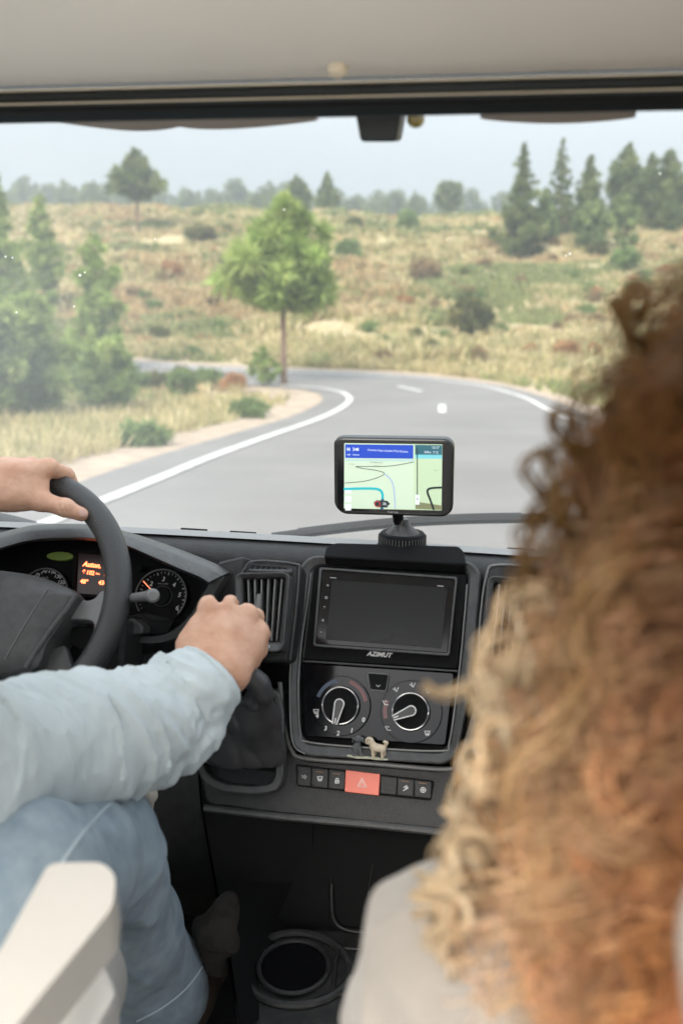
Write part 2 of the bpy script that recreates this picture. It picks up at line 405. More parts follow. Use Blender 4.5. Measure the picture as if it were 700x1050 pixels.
def noise_node(sc, det=6, rough=.6):
    n = t.nodes.new('ShaderNodeTexNoise'); n.inputs['Scale'].default_value = sc; n.inputs['Detail'].default_value = det; n.inputs['Roughness'].default_value = rough; lk(tc.outputs['Object'], n.inputs['Vector']); return n
def mixc(fac, a, b_):
    mx = t.nodes.new('ShaderNodeMix'); mx.data_type = 'RGBA'; lk(fac, mx.inputs[0])
    for i, c in ((6, a), (7, b_)):
        if isinstance(c, tuple): mx.inputs[i].default_value = (*c, 1)
        else: lk(c, mx.inputs[i])
    return mx.outputs[2]
def rng(n, a, b_):
    r_ = t.nodes.new('ShaderNodeMapRange'); r_.inputs[1].default_value = a; r_.inputs[2].default_value = b_; lk(n.outputs[0], r_.inputs[0]); return r_.outputs[0]
c1 = mixc(rng(noise_node(.35), .4, .62), (.45, .36, .21), (.33, .29, .15))
c2 = mixc(rng(noise_node(.16, 8), .63, .70), c1, (.42, .25, .15))
c3 = mixc(rng(noise_node(2.2, 8, .7), .42, .7), c2, (.50, .42, .28))
lk(c3, b.inputs['Base Color']); b.inputs['Roughness'].default_value = .95; b.inputs['Specular IOR Level'].default_value = .1
bp = t.nodes.new('ShaderNodeBump'); bp.inputs['Distance'].default_value = .15; bp.inputs['Strength'].default_value = .8; lk(noise_node(3, 8, .7).outputs[0], bp.inputs['Height']); lk(bp.outputs[0], b.inputs['Normal'])
ground = link('ground', rawmesh('ground', v, f), m_soil); tag(ground, 'dry grassy hillside with terracotta soil patches', kind='structure')
# road
def drape(xy, h): 
    xy = np.asarray(xy); return np.concatenate([xy, (Hbase(xy[..., 0], xy[..., 1])+h)[..., None]], -1)
def strip(name, xyg, h, mat, label, edge=None):
    g = drape(xyg, h); a, b_ = g.shape[:2]; I = np.arange(a*b_).reshape(a, b_); f = np.stack([I[:-1, :-1], I[:-1, 1:], I[1:, 1:], I[1:, :-1]], -1).reshape(-1, 4)
    o = link(name, rawmesh(name, g.reshape(-1, 3), f), mat); tag(o, label, kind='structure'); return o
m_asph, t, b = nodes('old asphalt'); lk = t.links.new; tc = t.nodes.new('ShaderNodeTexCoord')
c1 = mixc(rng(noise_node(.5, 5), .35, .65), (.165, .157, .145), (.235, .223, .206))
c2 = mixc(rng(noise_node(60, 2), .3, .7), c1, (.17, .16, .15))
lk(c1, b.inputs['Base Color']); b.inputs['Roughness'].default_value = .75
bp = t.nodes.new('ShaderNodeBump'); bp.inputs['Distance'].default_value = .01; bp.inputs['Strength'].default_value = .4; lk(noise_node(80, 3).outputs[0], bp.inputs['Height']); lk(bp.outputs[0], b.inputs['Normal'])
lk(c2, b.inputs['Base Color'])
m_grav = M('roadside gravel', (.38, .30, .22), .95, var=.25, vscale=3, bump=.8, bscale=40)
# gravel shoulder beside the inside of the bend
gs = offset(Lp, 2.0); wob = fbm(np.c_[gs, gs[:, 0]*0]*.5, 3, 4)[:, None]*.5
tt = np.linspace(0, 1, 5)[None, :, None]
strip('shoulder', (gs+wob)[:, None]*(1-tt)+offset(Lp, .5)[:, None]*tt, .012, m_grav, 'sandy gravel shoulder along the bend')
gs = offset(Rp, -1.5); wob = fbm(np.c_[gs, gs[:, 0]*0]*.5, 3, 14)[:, None]*.4
strip('shoulder', (gs+wob)[:, None]*tt+offset(Rp, -.4)[:, None]*(1-tt), .012, m_grav, 'dusty outer shoulder of the road')
road = strip('road', road_xy, .03, m_asph, 'grey asphalt road curving to the left')
m_line = M('worn road paint', (.66, .65, .62), .7, var=.25, vscale=5)
def ribbon(name, p, wd, label):
    tt = np.linspace(-.5, .5, 2)[None, :, None]; t_ = np.gradient(p, axis=0); t_ /= np.linalg.norm(t_, axis=1)[:, None]; nn = np.c_[-t_[:, 1], t_[:, 0]]
    return strip(name, p[:, None]-nn[:, None]*tt*wd, .045, m_line, label)
ribbon('road_marking', Lp, .15, 'white edge line on the inside of the bend')
ribbon('road_marking', Rp, .14, 'white edge line on the outside of the bend')
for a, b_, lab in (((453, 424.5), (453, 416.5), 'short white centre dash on the grey road, nearer one'), ((432, 402.5), (408, 397), 'short white centre dash on the grey road, farther one')):
    p = np.array(g2([a, b_])); q = p[0]+(p[1]-p[0])*np.linspace(0, 1, 6)[:, None]; ribbon('road_marking', q, .17, lab)

# ---------------------------------------------------------------- vegetation
def blades(c, n, h, sp, lean, rs, wd=.02, tri=True):
    """n thin blades at each tuft centre c (k,3); returns verts, faces"""
    k = len(c); cc = np.repeat(c, n, 0); hh = np.repeat(np.broadcast_to(h, (k,)), n); N = k*n
    a = rs.uniform(0, 2*pi, N); r_ = np.sqrt(rs.uniform(0, 1, N))*np.repeat(np.broadcast_to(sp, (k,)), n)
    base = cc+np.c_[np.cos(a)*r_, np.sin(a)*r_, -.04*hh]
    b = rs.uniform(0, 2*pi, N); ln = rs.uniform(.2, 1, N)*lean*hh; hz = hh*rs.uniform(.6, 1.1, N)
    tip = base+np.c_[np.cos(a)*ln*.7+np.cos(b)*ln*.5, np.sin(a)*ln*.7+np.sin(b)*ln*.5, hz]
    sd_ = np.c_[np.cos(b), np.sin(b), 0*b]*(np.repeat(np.broadcast_to(wd, (k,)), n)*rs.uniform(.6, 1.3, N))[:, None]
    mid = base*.45+tip*.55+np.c_[0*a, 0*a, .1*hz]
    v = np.stack([base-sd_, base+sd_, mid+sd_*.8, tip, mid-sd_*.8], 1).reshape(-1, 3)
    i = np.arange(N)*5
    f = np.concatenate([np.stack([i, i+1, i+2, i+4], 1), np.stack([i+4, i+2, i+3, i+3], 1)])
    f = np.concatenate([np.stack([i, i+1, i+2], 1), np.stack([i, i+2, i+4], 1), np.stack([i+4, i+2, i+3], 1)])
    return v, f, N
STRAW = np.array([(.52, .44, .24), (.47, .40, .21), (.58, .50, .30), (.40, .36, .18), (.32, .31, .14)])
GREEN = np.array([(.26, .28, .11), (.21, .24, .09), (.31, .32, .14), (.25, .28, .13)])
RUST = np.array([(.47, .34, .18), (.52, .42, .24), (.42, .33, .18)])
m_grass = attr_mat('grass blades', .8, .35)
def scatter(name, label, n, smin, smax, sel, h, nb, wd, pal_fn, seed, ang=.46):
    rs = np.random.RandomState(seed)
    s_ = (smin**-1+(smax**-1-smin**-1)*rs.uniform(0, 1, n))**-1 if seed % 2 else rs.uniform(smin, smax, n)
    l_ = rs.uniform(-1, 1, n)*(s_*ang+2)
    x, y = xy_of(s_, l_); keep = roaddist(x, y) > .95; x, y = x[keep], y[keep]; s_, l_ = s_[keep], l_[keep]
    dn = fbm(np.stack([x, y, x*0], -1)*.25, 3, seed); keep = sel(x, y, s_, l_, dn, rs)
    x, y, dn, s_ = x[keep], y[keep], dn[keep], s_[keep]
    c = np.stack([x, y, H(x, y)], -1); hh = h(s_, dn, rs, len(x)); v, f, N = blades(c, nb, hh, hh*.55, .75, rs, wd(s_))
    me = rawmesh(name, v, f); cols = pal_fn(x, y, dn, rs); cc = np.repeat(cols, nb, 0)*rs.uniform(.8, 1.2, (N, 1)); set_tint(me, np.repeat(cc, 5, 0))
    o = link(name, me, m_grass, smooth=False); tag(o, label, 'grass', kind='stuff'); return o
def pal(st, gr, ru, seed, gbias=0):
    def fn(x, y, dn, rs):
        n1 = fbm(np.stack([x, y, x*0], -1)*.12, 3, seed+50)+gbias; n2 = fbm(np.stack([x, y, x*0], -1)*.1, 3, seed+77); k = len(x)
        a = STRAW[rs.randint(0, len(STRAW), k)]; g = GREEN[rs.randint(0, len(GREEN), k)]; r_ = RUST[rs.randint(0, 3, k)]
        u_ = rs.uniform(-.12, .12, k); c = np.where(((n1+u_) > gr)[:, None], g, a); return np.where(((n2+u_) > ru)[:, None], r_, c)
    return fn
scatter('dry_grass', 'pale dry grass along the road verge', 26000, 7, 34, lambda x, y, s_, l_, dn, rs: (dn+rs.uniform(-.4, .4, len(x))) > -.25, lambda s_, dn, rs, k: rs.uniform(.16, .42, k), 8, lambda s_: .006+.0007*s_, pal(1, .12, .6, 1), 11)
scatter('dry_grass', 'straw coloured bunch grass over the hillside', 60000, 34, 100, lambda x, y, s_, l_, dn, rs: (dn+rs.uniform(-.5, .5, len(x))) > -.12, lambda s_, dn, rs, k: rs.uniform(.2, .5, k), 7, lambda s_: .0012*s_, pal(1, .20, .42, 2), 12, .42)
scatter('ground_scrub', 'low green and rusty scrub on the hill', 22000, 38, 118, lambda x, y, s_, l_, dn, rs: (dn+rs.uniform(-.15, .15, len(x))) > .12, lambda s_, dn, rs, k: rs.uniform(.3, .75, k), 12, lambda s_: .0018*s_, pal(1, -.02, .30, 3, .05), 14, .42)

m_leaf = attr_mat('pine needles', .75, .3)
m_bark = M('pine bark', (.19, .125, .085), .95, var=.3, vscale=14, bump=.8, bscale=20)
def clumps(centers, rad, n, lf, rs, wd=.06, up=.25, base=None):
    """needle clumps: n triangles pointing outwards from each centre"""
    k = len(centers); N = k*n; c = np.repeat(centers, n, 0); R = np.repeat(np.broadcast_to(rad, (k,)), n)[:, None]
    d = rs.normal(size=(N, 3)); d[:, 2] += up; d /= np.linalg.norm(d, axis=1)[:, None]
    p0 = c+d*R*rs.uniform(0, .75, (N, 1)); p1 = p0+d*lf*R*rs.uniform(.7, 1.3, (N, 1))
    e = np.cross(d, rs.normal(size=(N, 3))); e /= np.linalg.norm(e, axis=1)[:, None]+1e-9; e *= wd*R
    v = np.stack([p0-e, p0+e, p1], 1).reshape(-1, 3); f = np.arange(N*3).reshape(-1, 3); return v, f
def make_tree(name, height, crown, kind, tint, label, group, seed, dens=1.0, trunk_r=None, bare=.2, loc=None, nclump=None, cr_=1.0, wd=.17, rag=.72):
    """crown: widest radius; kind picks how crown width runs up the tree"""
    rs = np.random.RandomState(seed); r_ = root(name, tuple(loc), label, 'tree', group)
    tr = trunk_r or height*.022; m = MB(); X = lambda z: np.array([sin(z*.7+seed)*.03*height*.5*(z/height), cos(z*.9+seed)*.02*height*.4*(z/height), z])
    zz = np.linspace(-.3, height*.93, 10); m.tube([X(z)+np.array(loc) for z in zz], [tr*(1.25 if i == 0 else 1)*(1-.88*max(0, z)/height) for i, z in enumerate(zz)], 7)
    prof = {'cone': lambda t: (1-t)**.75*(.55+.45*np.minimum(1, t*6)), 'egg': lambda t: np.sin(np.clip(t*.93+.1, 0, 1)*pi)**.65*(1.12-.65*t),
            'spire': lambda t: (1-t)**1.0*1.05+.02, 'round': lambda t: np.sqrt(np.clip(1-(2*t-1)**2, 0, 1))*.95+.05, 'pine': lambda t: (1-t)**.92*np.minimum(1, (t+.12)*4.2)*1.12+.04, 'flame': lambda t: np.sin(np.clip(t*.8+.18, 0, 1)*pi)**.8}[kind]
    nb = int((nclump or 70)); cs = []; rads = []
    for i in range(nb):
        t_ = (i+rs.uniform(0, 1))/nb; t_ = t_**.85; z = height*(bare+(1-bare)*t_); rr = crown*prof(t_)*rs.uniform(rag, 1.15)
        a = i*2.399+rs.uniform(-.5, .5); st = X(z-rr*.18); tip = X(z)+np.array([cos(a)*rr, sin(a)*rr, rr*(.12 if kind != 'spire' else -.12)])
        m.tube([st+np.array(loc), (st*.5+tip*.5)+np.array(loc)+[0, 0, -rr*.04], tip+np.array(loc)], [tr*.28*(1-t_*.6), tr*.18*(1-t_*.6), tr*.06], 4)
        k = max(2, int(2+rr/crown*4))
        for j in range(k):
            q = (j+1)/k; cs.append(st*(1-q)+tip*q+rs.normal(size=3)*crown*.07*(.3+.7*prof(t_))); rads.append((.34+.66*min(1, prof(t_)*1.25))*cr_*crown*rs.uniform(.13, .22)*(.75+.45*q)*(.62 if kind == 'spire' else 1))
    cs.append(X(height*.97)); rads.append(crown*.09)
    cs = np.array(cs); rads = np.array(rads); n = int(34*dens); v, f = clumps(cs, rads, n, 1.0, rs, wd)
    me = rawmesh('crown', v+np.array(loc), f); base = np.array(tint)[rs.randint(0, len(tint), len(cs))]*rs.uniform(.7, 1.3, (len(cs), 1))
    col = np.repeat(base, n, 0)*rs.uniform(.8, 1.2, (len(cs)*n, 1)); set_tint(me, np.repeat(col, 3, 0))
    m.build('trunk', m_bark, r_); link('crown', me, m_leaf, r_, smooth=False); return r_
def copy_tree(o, loc, label, scale=1.0, rz=0.0, sz=None):
    r_ = o.copy(); COL.objects.link(r_); r_.location = loc; r_.scale = (scale, scale, sz or scale); r_.rotation_euler.z = rz; r_['label'] = label
    for ch in list(o.children): c = ch.copy(); COL.objects.link(c); c.parent = r_
    return r_
BR = [(.27, .36, .10), (.20, .28, .07), (.34, .41, .13)]       # young pine, bright
DK = [(.15, .185, .065), (.115, .15, .05), (.20, .23, .085)]
MD = [(.20, .26, .10), (.16, .22, .085), (.25, .31, .12)]
def tree_px(name, px, pyb, pyt, wpx, kind, tint, label, group, seed, Hf=None, **k):
    q = Gnd(px, pyb, H); s_ = (q-C0).dot(cf); q[2] = float(H(q[0], q[1])); d = ray(px, pyt); ss = q[0]*SX+q[1]*SY; ht = (CZ+d[2]/(d[0]*SX+d[1]*SY)*ss-q[2])*.95
    return make_tree(name, ht, wpx/2/FPX*s_, kind, tint, label, group, seed, loc=q, **k)
def base_at(px, s_):
    d = ray(px, 300); k = s_/(d[0]*SX+d[1]*SY); q = C0+d*k; q[2] = float(H(q[0], q[1])); return q
def tree_s(name, px, s_, pyt, wpx, kind, tint, label, group, seed, **k):
    q = base_at(px, s_); d = ray(px, pyt); ztop = CZ+d[2]/(d[0]*SX+d[1]*SY)*s_; return make_tree(name, (ztop-q[2])*.96, wpx/2/FPX*s_, kind, tint, label, group, seed, loc=q, **k)
tree_px('pine_tree', 291, 397, 193, 124, 'pine', BR, 'bright green young pine with bare trunk on the inside of the bend', None, 3, bare=.46, dens=4.6, nclump=50, wd=.09, cr_=1.1, rag=.55)
tree_px('pine_sapling', 270, 398, 352, 34, 'egg', BR, 'small bushy pine sapling at the foot of the roadside pine', None, 4, dens=1.5, nclump=24, bare=.12)
tree_px('pine_tree', 141, 236, 149, 54, 'pine', DK, 'lone dark umbrella pine standing against the sky at the left', None, 5, bare=.42, dens=2, nclump=46, trunk_r=.11)
GR = 'dark conifers on the right of the hillside'
tree_px('conifer', 533, 264, 141, 62, 'spire', DK, 'tall ragged conifer nearest the right bend, standing well down the slope', GR, 6, bare=.05, dens=3, nclump=90, wd=.11, rag=.4, cr_=1.25)
tree_s('conifer', 569, 78, 137, 46, 'spire', DK, 'slender conifer, tallest of the hilltop group just right of the ragged conifer', GR, 7, bare=.08, dens=2.4, nclump=64, wd=.12, rag=.4, cr_=1.25)
tree_s('conifer', 597, 80, 156, 44, 'cone', DK, 'conifer between the slender hilltop conifer and the dense clump', GR, 8, bare=.06, dens=2.4, nclump=60, wd=.12, rag=.45, cr_=1.1)
tree_s('conifer', 634, 84, 143, 52, 'egg', DK, 'broad conifer starting the dense clump at upper right', GR, 9, bare=.05, dens=2.2, nclump=56, wd=.12, rag=.45, cr_=1.1)
tree_s('conifer', 657, 88, 153, 40, 'cone', DK, 'narrow conifer second in the dense clump at upper right', GR, 10, bare=.05, dens=2.2, nclump=56, wd=.12, rag=.45, cr_=1.1)
tree_s('conifer', 674, 82, 151, 42, 'flame', DK, 'conifer third in the dense clump at upper right', GR, 17, bare=.05, dens=2.2, nclump=56, wd=.12, rag=.45, cr_=1.1)
tree_s('conifer', 697, 84, 176, 40, 'cone', DK, 'shorter conifer at the right edge of the photo', GR, 12, bare=.05, dens=2.2, nclump=56, wd=.12, rag=.45, cr_=1.1)
tree_s('conifer', 553, 76, 190, 30, 'cone', MD, 'low conifer filling the gap behind the ragged conifer', GR, 31, bare=.02, dens=2)
tree_s('conifer', 635, 72, 197, 28, 'round', MD, 'small rounded green tree in front of the dense conifer clump', GR, 13, bare=.02, dens=2, nclump=30)
tree_s('conifer', 603, 74, 205, 34, 'round', MD, 'squat green tree below the conifers at the right', GR, 15, bare=.02, dens=2, nclump=30)
GL = 'hazy pines on the left bank'
tree_s('pine_tree', 4, 40, 164, 56, 'pine', BR, 'tall hazy pine cut by the left edge of the photo', GL, 18, bare=.05, dens=3, nclump=60, wd=.11, rag=.5, cr_=1.2)
tree_s('pine_tree', 46, 48, 195, 36, 'flame', BR, 'slim hazy pine right of the tall left edge pine', GL, 19, bare=.04, dens=2.6, nclump=48, wd=.11, rag=.5, cr_=1.2)
tree_s('pine_tree', 100, 36, 232, 50, 'flame', BR, 'light green loose pine standing left of centre on the bank', GL, 20, bare=.04, dens=2.6, nclump=44, wd=.11, rag=.45, cr_=1.2)
tree_s('pine_tree', 22, 21, 300, 84, 'round', BR, 'big bushy bright pine above the driver hand', GL, 22, bare=.0, dens=4.5, nclump=80, wd=.10, rag=.5, cr_=1.1)
tree_s('pine_tree', -28, 19, 285, 80, 'round', BR, 'bushy bright pine behind the left edge of the photo', GL, 23, bare=.0, dens=3, nclump=80)
tree_s('pine_tree', 108, 23, 344, 54, 'round', BR, 'young loose pine beside the bushy bright pine', GL, 24, bare=.05, dens=3, nclump=36, wd=.10, rag=.45, cr_=1.1)
tree_s('pine_tree', 82, 30, 305, 44, 'egg', BR, 'thin young pine behind the loose pine on the bank', GL, 25, bare=.05, dens=2.4, nclump=34, wd=.11, rag=.45, cr_=1.1)
GT = 'far trees along the skyline'
tree_s('skyline_tree', 335, 122, 174, 27, 'cone', DK, 'dark pointed skyline tree right of the roadside pine top', GT, 26, bare=.05, dens=2, nclump=50)
tree_s('skyline_tree', 304, 125, 178, 30, 'egg', DK, 'dark round-topped skyline tree just behind the roadside pine top', GT, 27, bare=.05, dens=2, nclump=50)
tree_s('skyline_tree', 457, 150, 185, 26, 'round', DK, 'round dark skyline tree, largest between the two pine groups', GT, 28, bare=.02, dens=2, nclump=50)
protos = []
for i, k in enumerate(('cone', 'egg', 'round', 'flame')):
    q = base_at(70+i*31, 235+i*6); protos.append(make_tree('skyline_tree', 9.5, 3.0, k, DK, 'small hazy tree in the far skyline wood', GT, 40+i, loc=q, bare=.02, dens=1.0, nclump=40))
rs = np.random.RandomState(5)
for i in range(92):
    px = -30+ (i+rs.uniform(-.5, .5))*5.9; 
    if 500 < px: px = 500+(px-500)*3
    s_ = rs.uniform(205, 300); q = base_at(px, s_); k = rs.uniform(.62, 1.05)*(1+.12*sin(px*.02+2)) ; copy_tree(protos[i % 4], q, 'small hazy tree in the far skyline wood', k, rs.uniform(0, 6), k*s_/250)
# shrubs one by one
GB = 'shrubs dotted over the hillside'
def shrub(px, py, wpx, hpx, tint, label, seed, dens=1.0):
    rs = np.random.RandomState(seed); q = Gnd(px, py, H); s_ = (q-C0).dot(cf); R = wpx/2/FPX*s_; hh = hpx/FPX*s_
    r_ = root('shrub', tuple(q), label, 'shrub', GB); n = 46; a = rs.normal(size=(n, 3)); a /= np.linalg.norm(a, axis=1)[:, None]; a *= rs.uniform(.35, 1, (n, 1))**.5
    c = np.c_[a[:, 0]*R*.85, a[:, 1]*R*.85, (a[:, 2]*.5+.5)*hh*.85]+q; k = int(26*dens); v, f = clumps(c, np.full(n, max(R, hh/2)*.30), k, 1., rs, .16)
    me = rawmesh('foliage', v, f); base = np.array(tint)[rs.randint(0, len(tint), n)]*rs.uniform(.75, 1.3, (n, 1)); set_tint(me, np.repeat(np.repeat(base, k, 0)*rs.uniform(.8, 1.2, (n*k, 1)), 3, 0))
    link('foliage', me, m_leaf, r_, smooth=False)
    m = MB()
    for j in range(5):
        e = c[j*7]; m.tube([q-[0, 0, .1], (q+e)/2+[0, 0, hh*.1], e], [R*.05, R*.035, R*.015], 4)
    m.build('stem', m_bark, r_); return r_
OL = [(.13, .14, .045), (.10, .12, .04), (.19, .17, .06)]; BN = [(.20, .14, .07), (.26, .18, .09)]; GN = [(.17, .24, .08), (.14, .20, .07)]; RU = [(.40, .22, .10), (.34, .17, .08), (.42, .28, .13)]
shrub(482, 342, 44, 46, OL, 'round dark olive shrub on the red bank across the road', 51, 2)
shrub(434, 287, 36, 22, BN, 'brown dead-looking shrub on the slope above the round olive shrub', 52)
shrub(417, 236, 30, 22, GN, 'green shrub near the hill crest at centre', 53)
shrub(357, 267, 34, 22, GN, 'green shrub just right of the roadside pine crown', 54)
shrub(363, 236, 22, 14, OL, 'olive shrub close under the skyline', 55)
shrub(188, 407, 34, 34, GN, 'bright green shrub on the grassy left verge', 56, 1.6)
shrub(255, 432, 44, 24, GN, 'low spreading green shrub on the inside verge', 57)
shrub(145, 462, 60, 30, GN, 'low green shrub in the dry grass nearest the road', 58, 1.4)
shrub(164, 352, 26, 20, OL, 'olive shrub on the slope beside the thin pines', 59)
shrub(580, 368, 30, 22, RU, 'rust red shrub on the right bank beside the hair', 60)
shrub(230, 308, 26, 26, RU, 'rusty shrub left of the pine crown', 61)
shrub(205, 245, 34, 14, OL, 'dark shrub on the slope between the lone pine and the roadside pine', 62)
shrub(176, 285, 26, 20, RU, 'orange brown shrub on the left slope', 63)
shrub(640, 275, 34, 22, GN, 'green shrub high on the right slope', 64)
shrub(612, 262, 26, 14, OL, 'olive shrub below the conifers', 65)
shrub(55, 392, 50, 40, GN, 'green shrub below the loose pine', 66, 1.4)
shrub(110, 420, 54, 40, GN, 'leafy shrub at the top of the verge', 67, 1.4)
shrub(132, 401, 44, 26, GN, 'leafy shrub hiding the far road at the left of the bend', 68, 1.4)
shrub(163, 399, 30, 20, OL, 'olive shrub in front of the far road, between two green ones', 69, 1.4)
shrub(212, 398, 36, 22, GN, 'green shrub in front of the far road near the bright verge shrub', 70, 1.4)
shrub(240, 401, 30, 20, RU, 'rusty dry shrub beside the pine sapling', 71, 1.4)
shrub(90, 404, 50, 30, GN, 'tall weedy shrub before the far road at the left', 72, 1.4)
shrub(186, 392, 26, 16, BN, 'brown dry shrub by the far road', 73, 1.4)
rs = np.random.RandomState(8)
for i in range(110):
    px = rs.uniform(5, 695); py = rs.uniform(238, 372); 
    if 262 < px < 318 and py > 300: continue
    big = (py-215)/160; tnt, nm = [(OL, 'olive'), (RU, 'rust coloured'), (GN, 'grey green'), (BN, 'brown')][rs.randint(0, 4)]
    shrub(px, py, rs.uniform(12, 22)*(.5+big), rs.uniform(7, 13)*(.5+big), tnt, 'small %s shrub among the dry grass of the hillside' % nm, 100+i, .6)
# ================================================================ MOTORHOME CAB
VX = -.19                                                   # centre line of the cab
mh = root('motorhome', (VX, 1.2, 0), 'cab of the motorhome round the driver and passenger, black dashboard and big windscreen', 'motorhome')
m_dash = M('grained black dashboard', (.021, .021, .021), .46, bump=1.0, bscale=420, rvar=.10, vscale=60, var=.35, spec=.45)
m_dashtop = M('dash top with painted sheen', (.27, .268, .26), .5, bump=.5, bscale=900, spec=.5)  # pale grey puts the light reflected on the dash top into its colour
m_grey = M('grey satin trim', (.062, .062, .061), .40, bump=.8, bscale=420, var=.2, vscale=80, spec=.5)
m_edge = M('worn silver edge and painted highlight', (.17, .17, .165), .36, bump=.3, bscale=900, spec=.6)
m_black = M('matt black plastic', (.0045, .0045, .0048), .66, spec=.16, bump=.3, bscale=900)
m_gloss = M('piano black', (.005, .005, .006), .10, spec=.22, rvar=.05, vscale=6)
m_glossd = M('dusty black glass', (.008, .0085, .009), .28, spec=.24, rvar=.07, vscale=5)
m_carpet = M('black carpet', (.008, .008, .009), .95, bump=1, bscale=400, var=.3, vscale=60)
m_cream = M('cream headliner', (.88, .86, .83), .85, bump=.35, bscale=700, var=.04, vscale=5)
m_tan = M('tan trim strip', (.78, .69, .55), .7, bump=.3, bscale=300)
m_white = M('white symbol paint', (.75, .75, .73), .5)
m_dim = M('dim grey print', (.34, .34, .34), .5)
m_red = M('red warning plastic', (.78, .17, .11), .42, bump=.15, bscale=900)
m_seat = M('cream leather', (.50, .478, .44), .5, bump=.35, bscale=260, bdet=4, var=.03, vscale=6)
m_leather = M('black gaiter leather', (.045, .045, .046), .42, bump=.5, bscale=500, spec=.55)
m_amber = M('amber display glow', (1.0, .17, .06), emis=1.6)
m_needle = M('orange needle', (.9, .25, .12), .5, emis=.35)
m_film = M('dark red display', (.035, .010, .010), .3)
m_chrome = M('silver ring', (.36, .36, .36), .3, metal=.9)
W_ = lambda x, Y, z: np.array([x, Y, CZ+z])
# --- main dashboard body, swept across the cab
prof = [(1.95, -.57), (1.80, -.505), (1.62, -.445), (1.47, -.392), (1.40, -.372), (1.36, -.372), (1.335, -.385), (1.33, -.42), (1.34, -.50), (1.335, -.62), (1.31, -.70), (1.28, -.76), (1.28, -.86), (1.33, -.96), (1.45, -1.04), (1.95, -1.06)]
pr = smooth_line(prof, 4); m = MB(); xs = np.linspace(VX-.98, VX+.98, 60)
m.loft([[W_(x, q[0]-.06*(abs(x-VX)/.98)**2, q[1]) for q in pr] for x in xs])
dash = m.build('dashboard', m_dash, mh)
# thin defroster cowl line and pale dash top sheet nearest the glass
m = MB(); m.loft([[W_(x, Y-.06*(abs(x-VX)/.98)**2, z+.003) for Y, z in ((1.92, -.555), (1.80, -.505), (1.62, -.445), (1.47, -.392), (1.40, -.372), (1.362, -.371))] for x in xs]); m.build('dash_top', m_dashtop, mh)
for a, b in (((186, 547), (212, 548)), ((236, 549), (262, 550)), ((520, 561), (548, 562))):
    m = MB(); q = P(*a, 1.43); r_ = P(*b, 1.43); q[2] = r_[2] = CZ-.3775; m.tube([q, r_], .004, 6, flat=.4); m.build('defroster_slot', m_black, mh)
# --- floor, doors, roof shell
m = MB(); m.add([W_(VX-1.0, -1.6, -1.12), W_(VX+1.0, -1.6, -1.12), W_(VX+1.0, 1.95, -1.12), W_(VX-1.0, 1.95, -1.12), W_(VX-1.0, -1.6, -1.16), W_(VX+1.0, -1.6, -1.16), W_(VX+1.0, 1.95, -1.16), W_(VX-1.0, 1.95, -1.16)], [(0, 1, 2, 3), (7, 6, 5, 4), (0, 4, 5, 1), (1, 5, 6, 2), (2, 6, 7, 3), (3, 7, 4, 0)])
m.build('cab_floor', m_carpet, mh, smooth=False)
m_shell = M('white painted body', (.7, .7, .69), .35)
for sgn in (-1, 1):
    X = VX+sgn*1.0; m = MB()
    m.prism([W_(X, *q) for q in ((-.1, -1.15), (1.95, -1.15), (1.95, -.50), (1.45, -.44), (-.1, -.40))], [W_(X+sgn*.05, *q) for q in ((-.1, -1.15), (1.95, -1.15), (1.95, -.50), (1.45, -.44), (-.1, -.40))])
    m.build('cab_door', m_dash, mh, bevel=.01)
    m = MB(); m.tube([W_(X, 1.93, -.50), W_(X, 1.5, -.2), W_(X-sgn*.02, 1.12, .10), W_(X-sgn*.03, .95, .20)], .04, 8); m.build('windscreen_pillar', m_cream, mh)
    m = MB(); m.tube([W_(X, -.1, -.42), W_(X, -.12, .42)], .05, 8); m.build('door_pillar', m_cream, mh)
m = MB(); m.prism([W_(VX-1.0, -3.4, -1.117), W_(VX+1.0, -3.4, -1.117), W_(VX+1.0, -.02, -1.117), W_(VX-1.0, -.02, -1.117)], [W_(VX-1.0, -3.4, -1.15), W_(VX+1.0, -3.4, -1.15), W_(VX+1.0, -.02, -1.15), W_(VX-1.0, -.02, -1.15)]); m.build('added_bounce_floor', M('pale bounce floor', (.74, .71, .66), .5, var=.1, vscale=3), mh, smooth=False)  # unseen pale floor, added to bounce sun up onto the headliner
# roof lining: comes down to the header over the windscreen
rl = [(.842, .1605), (.80, .1625), (.74, .169), (.66, .186), (.55, .222), (.42, .29), (.28, .37), (.1, .42), (-.1, .43), (-.30, .43)]
rs_ = smooth_line(rl, 5); m = MB(); xs2 = np.linspace(VX-1.0, VX+1.0, 24)
m.loft([[W_(x, q[0], q[1]) for q in rs_] for x in xs2]); o = m.build('headliner', m_cream, mh); sm_ = o.modifiers.new('thick', 'SOLIDIFY'); sm_.thickness = .02; sm_.offset = 1
m = MB(); m.lathe(P(346, 72.5, .805)+[0, 0, .002], (0, -.35, -1), [(.0001, .006), (.005, .0055), (.0075, .003), (.008, 0)], 20); m.build('trim_button', m_tan, mh)
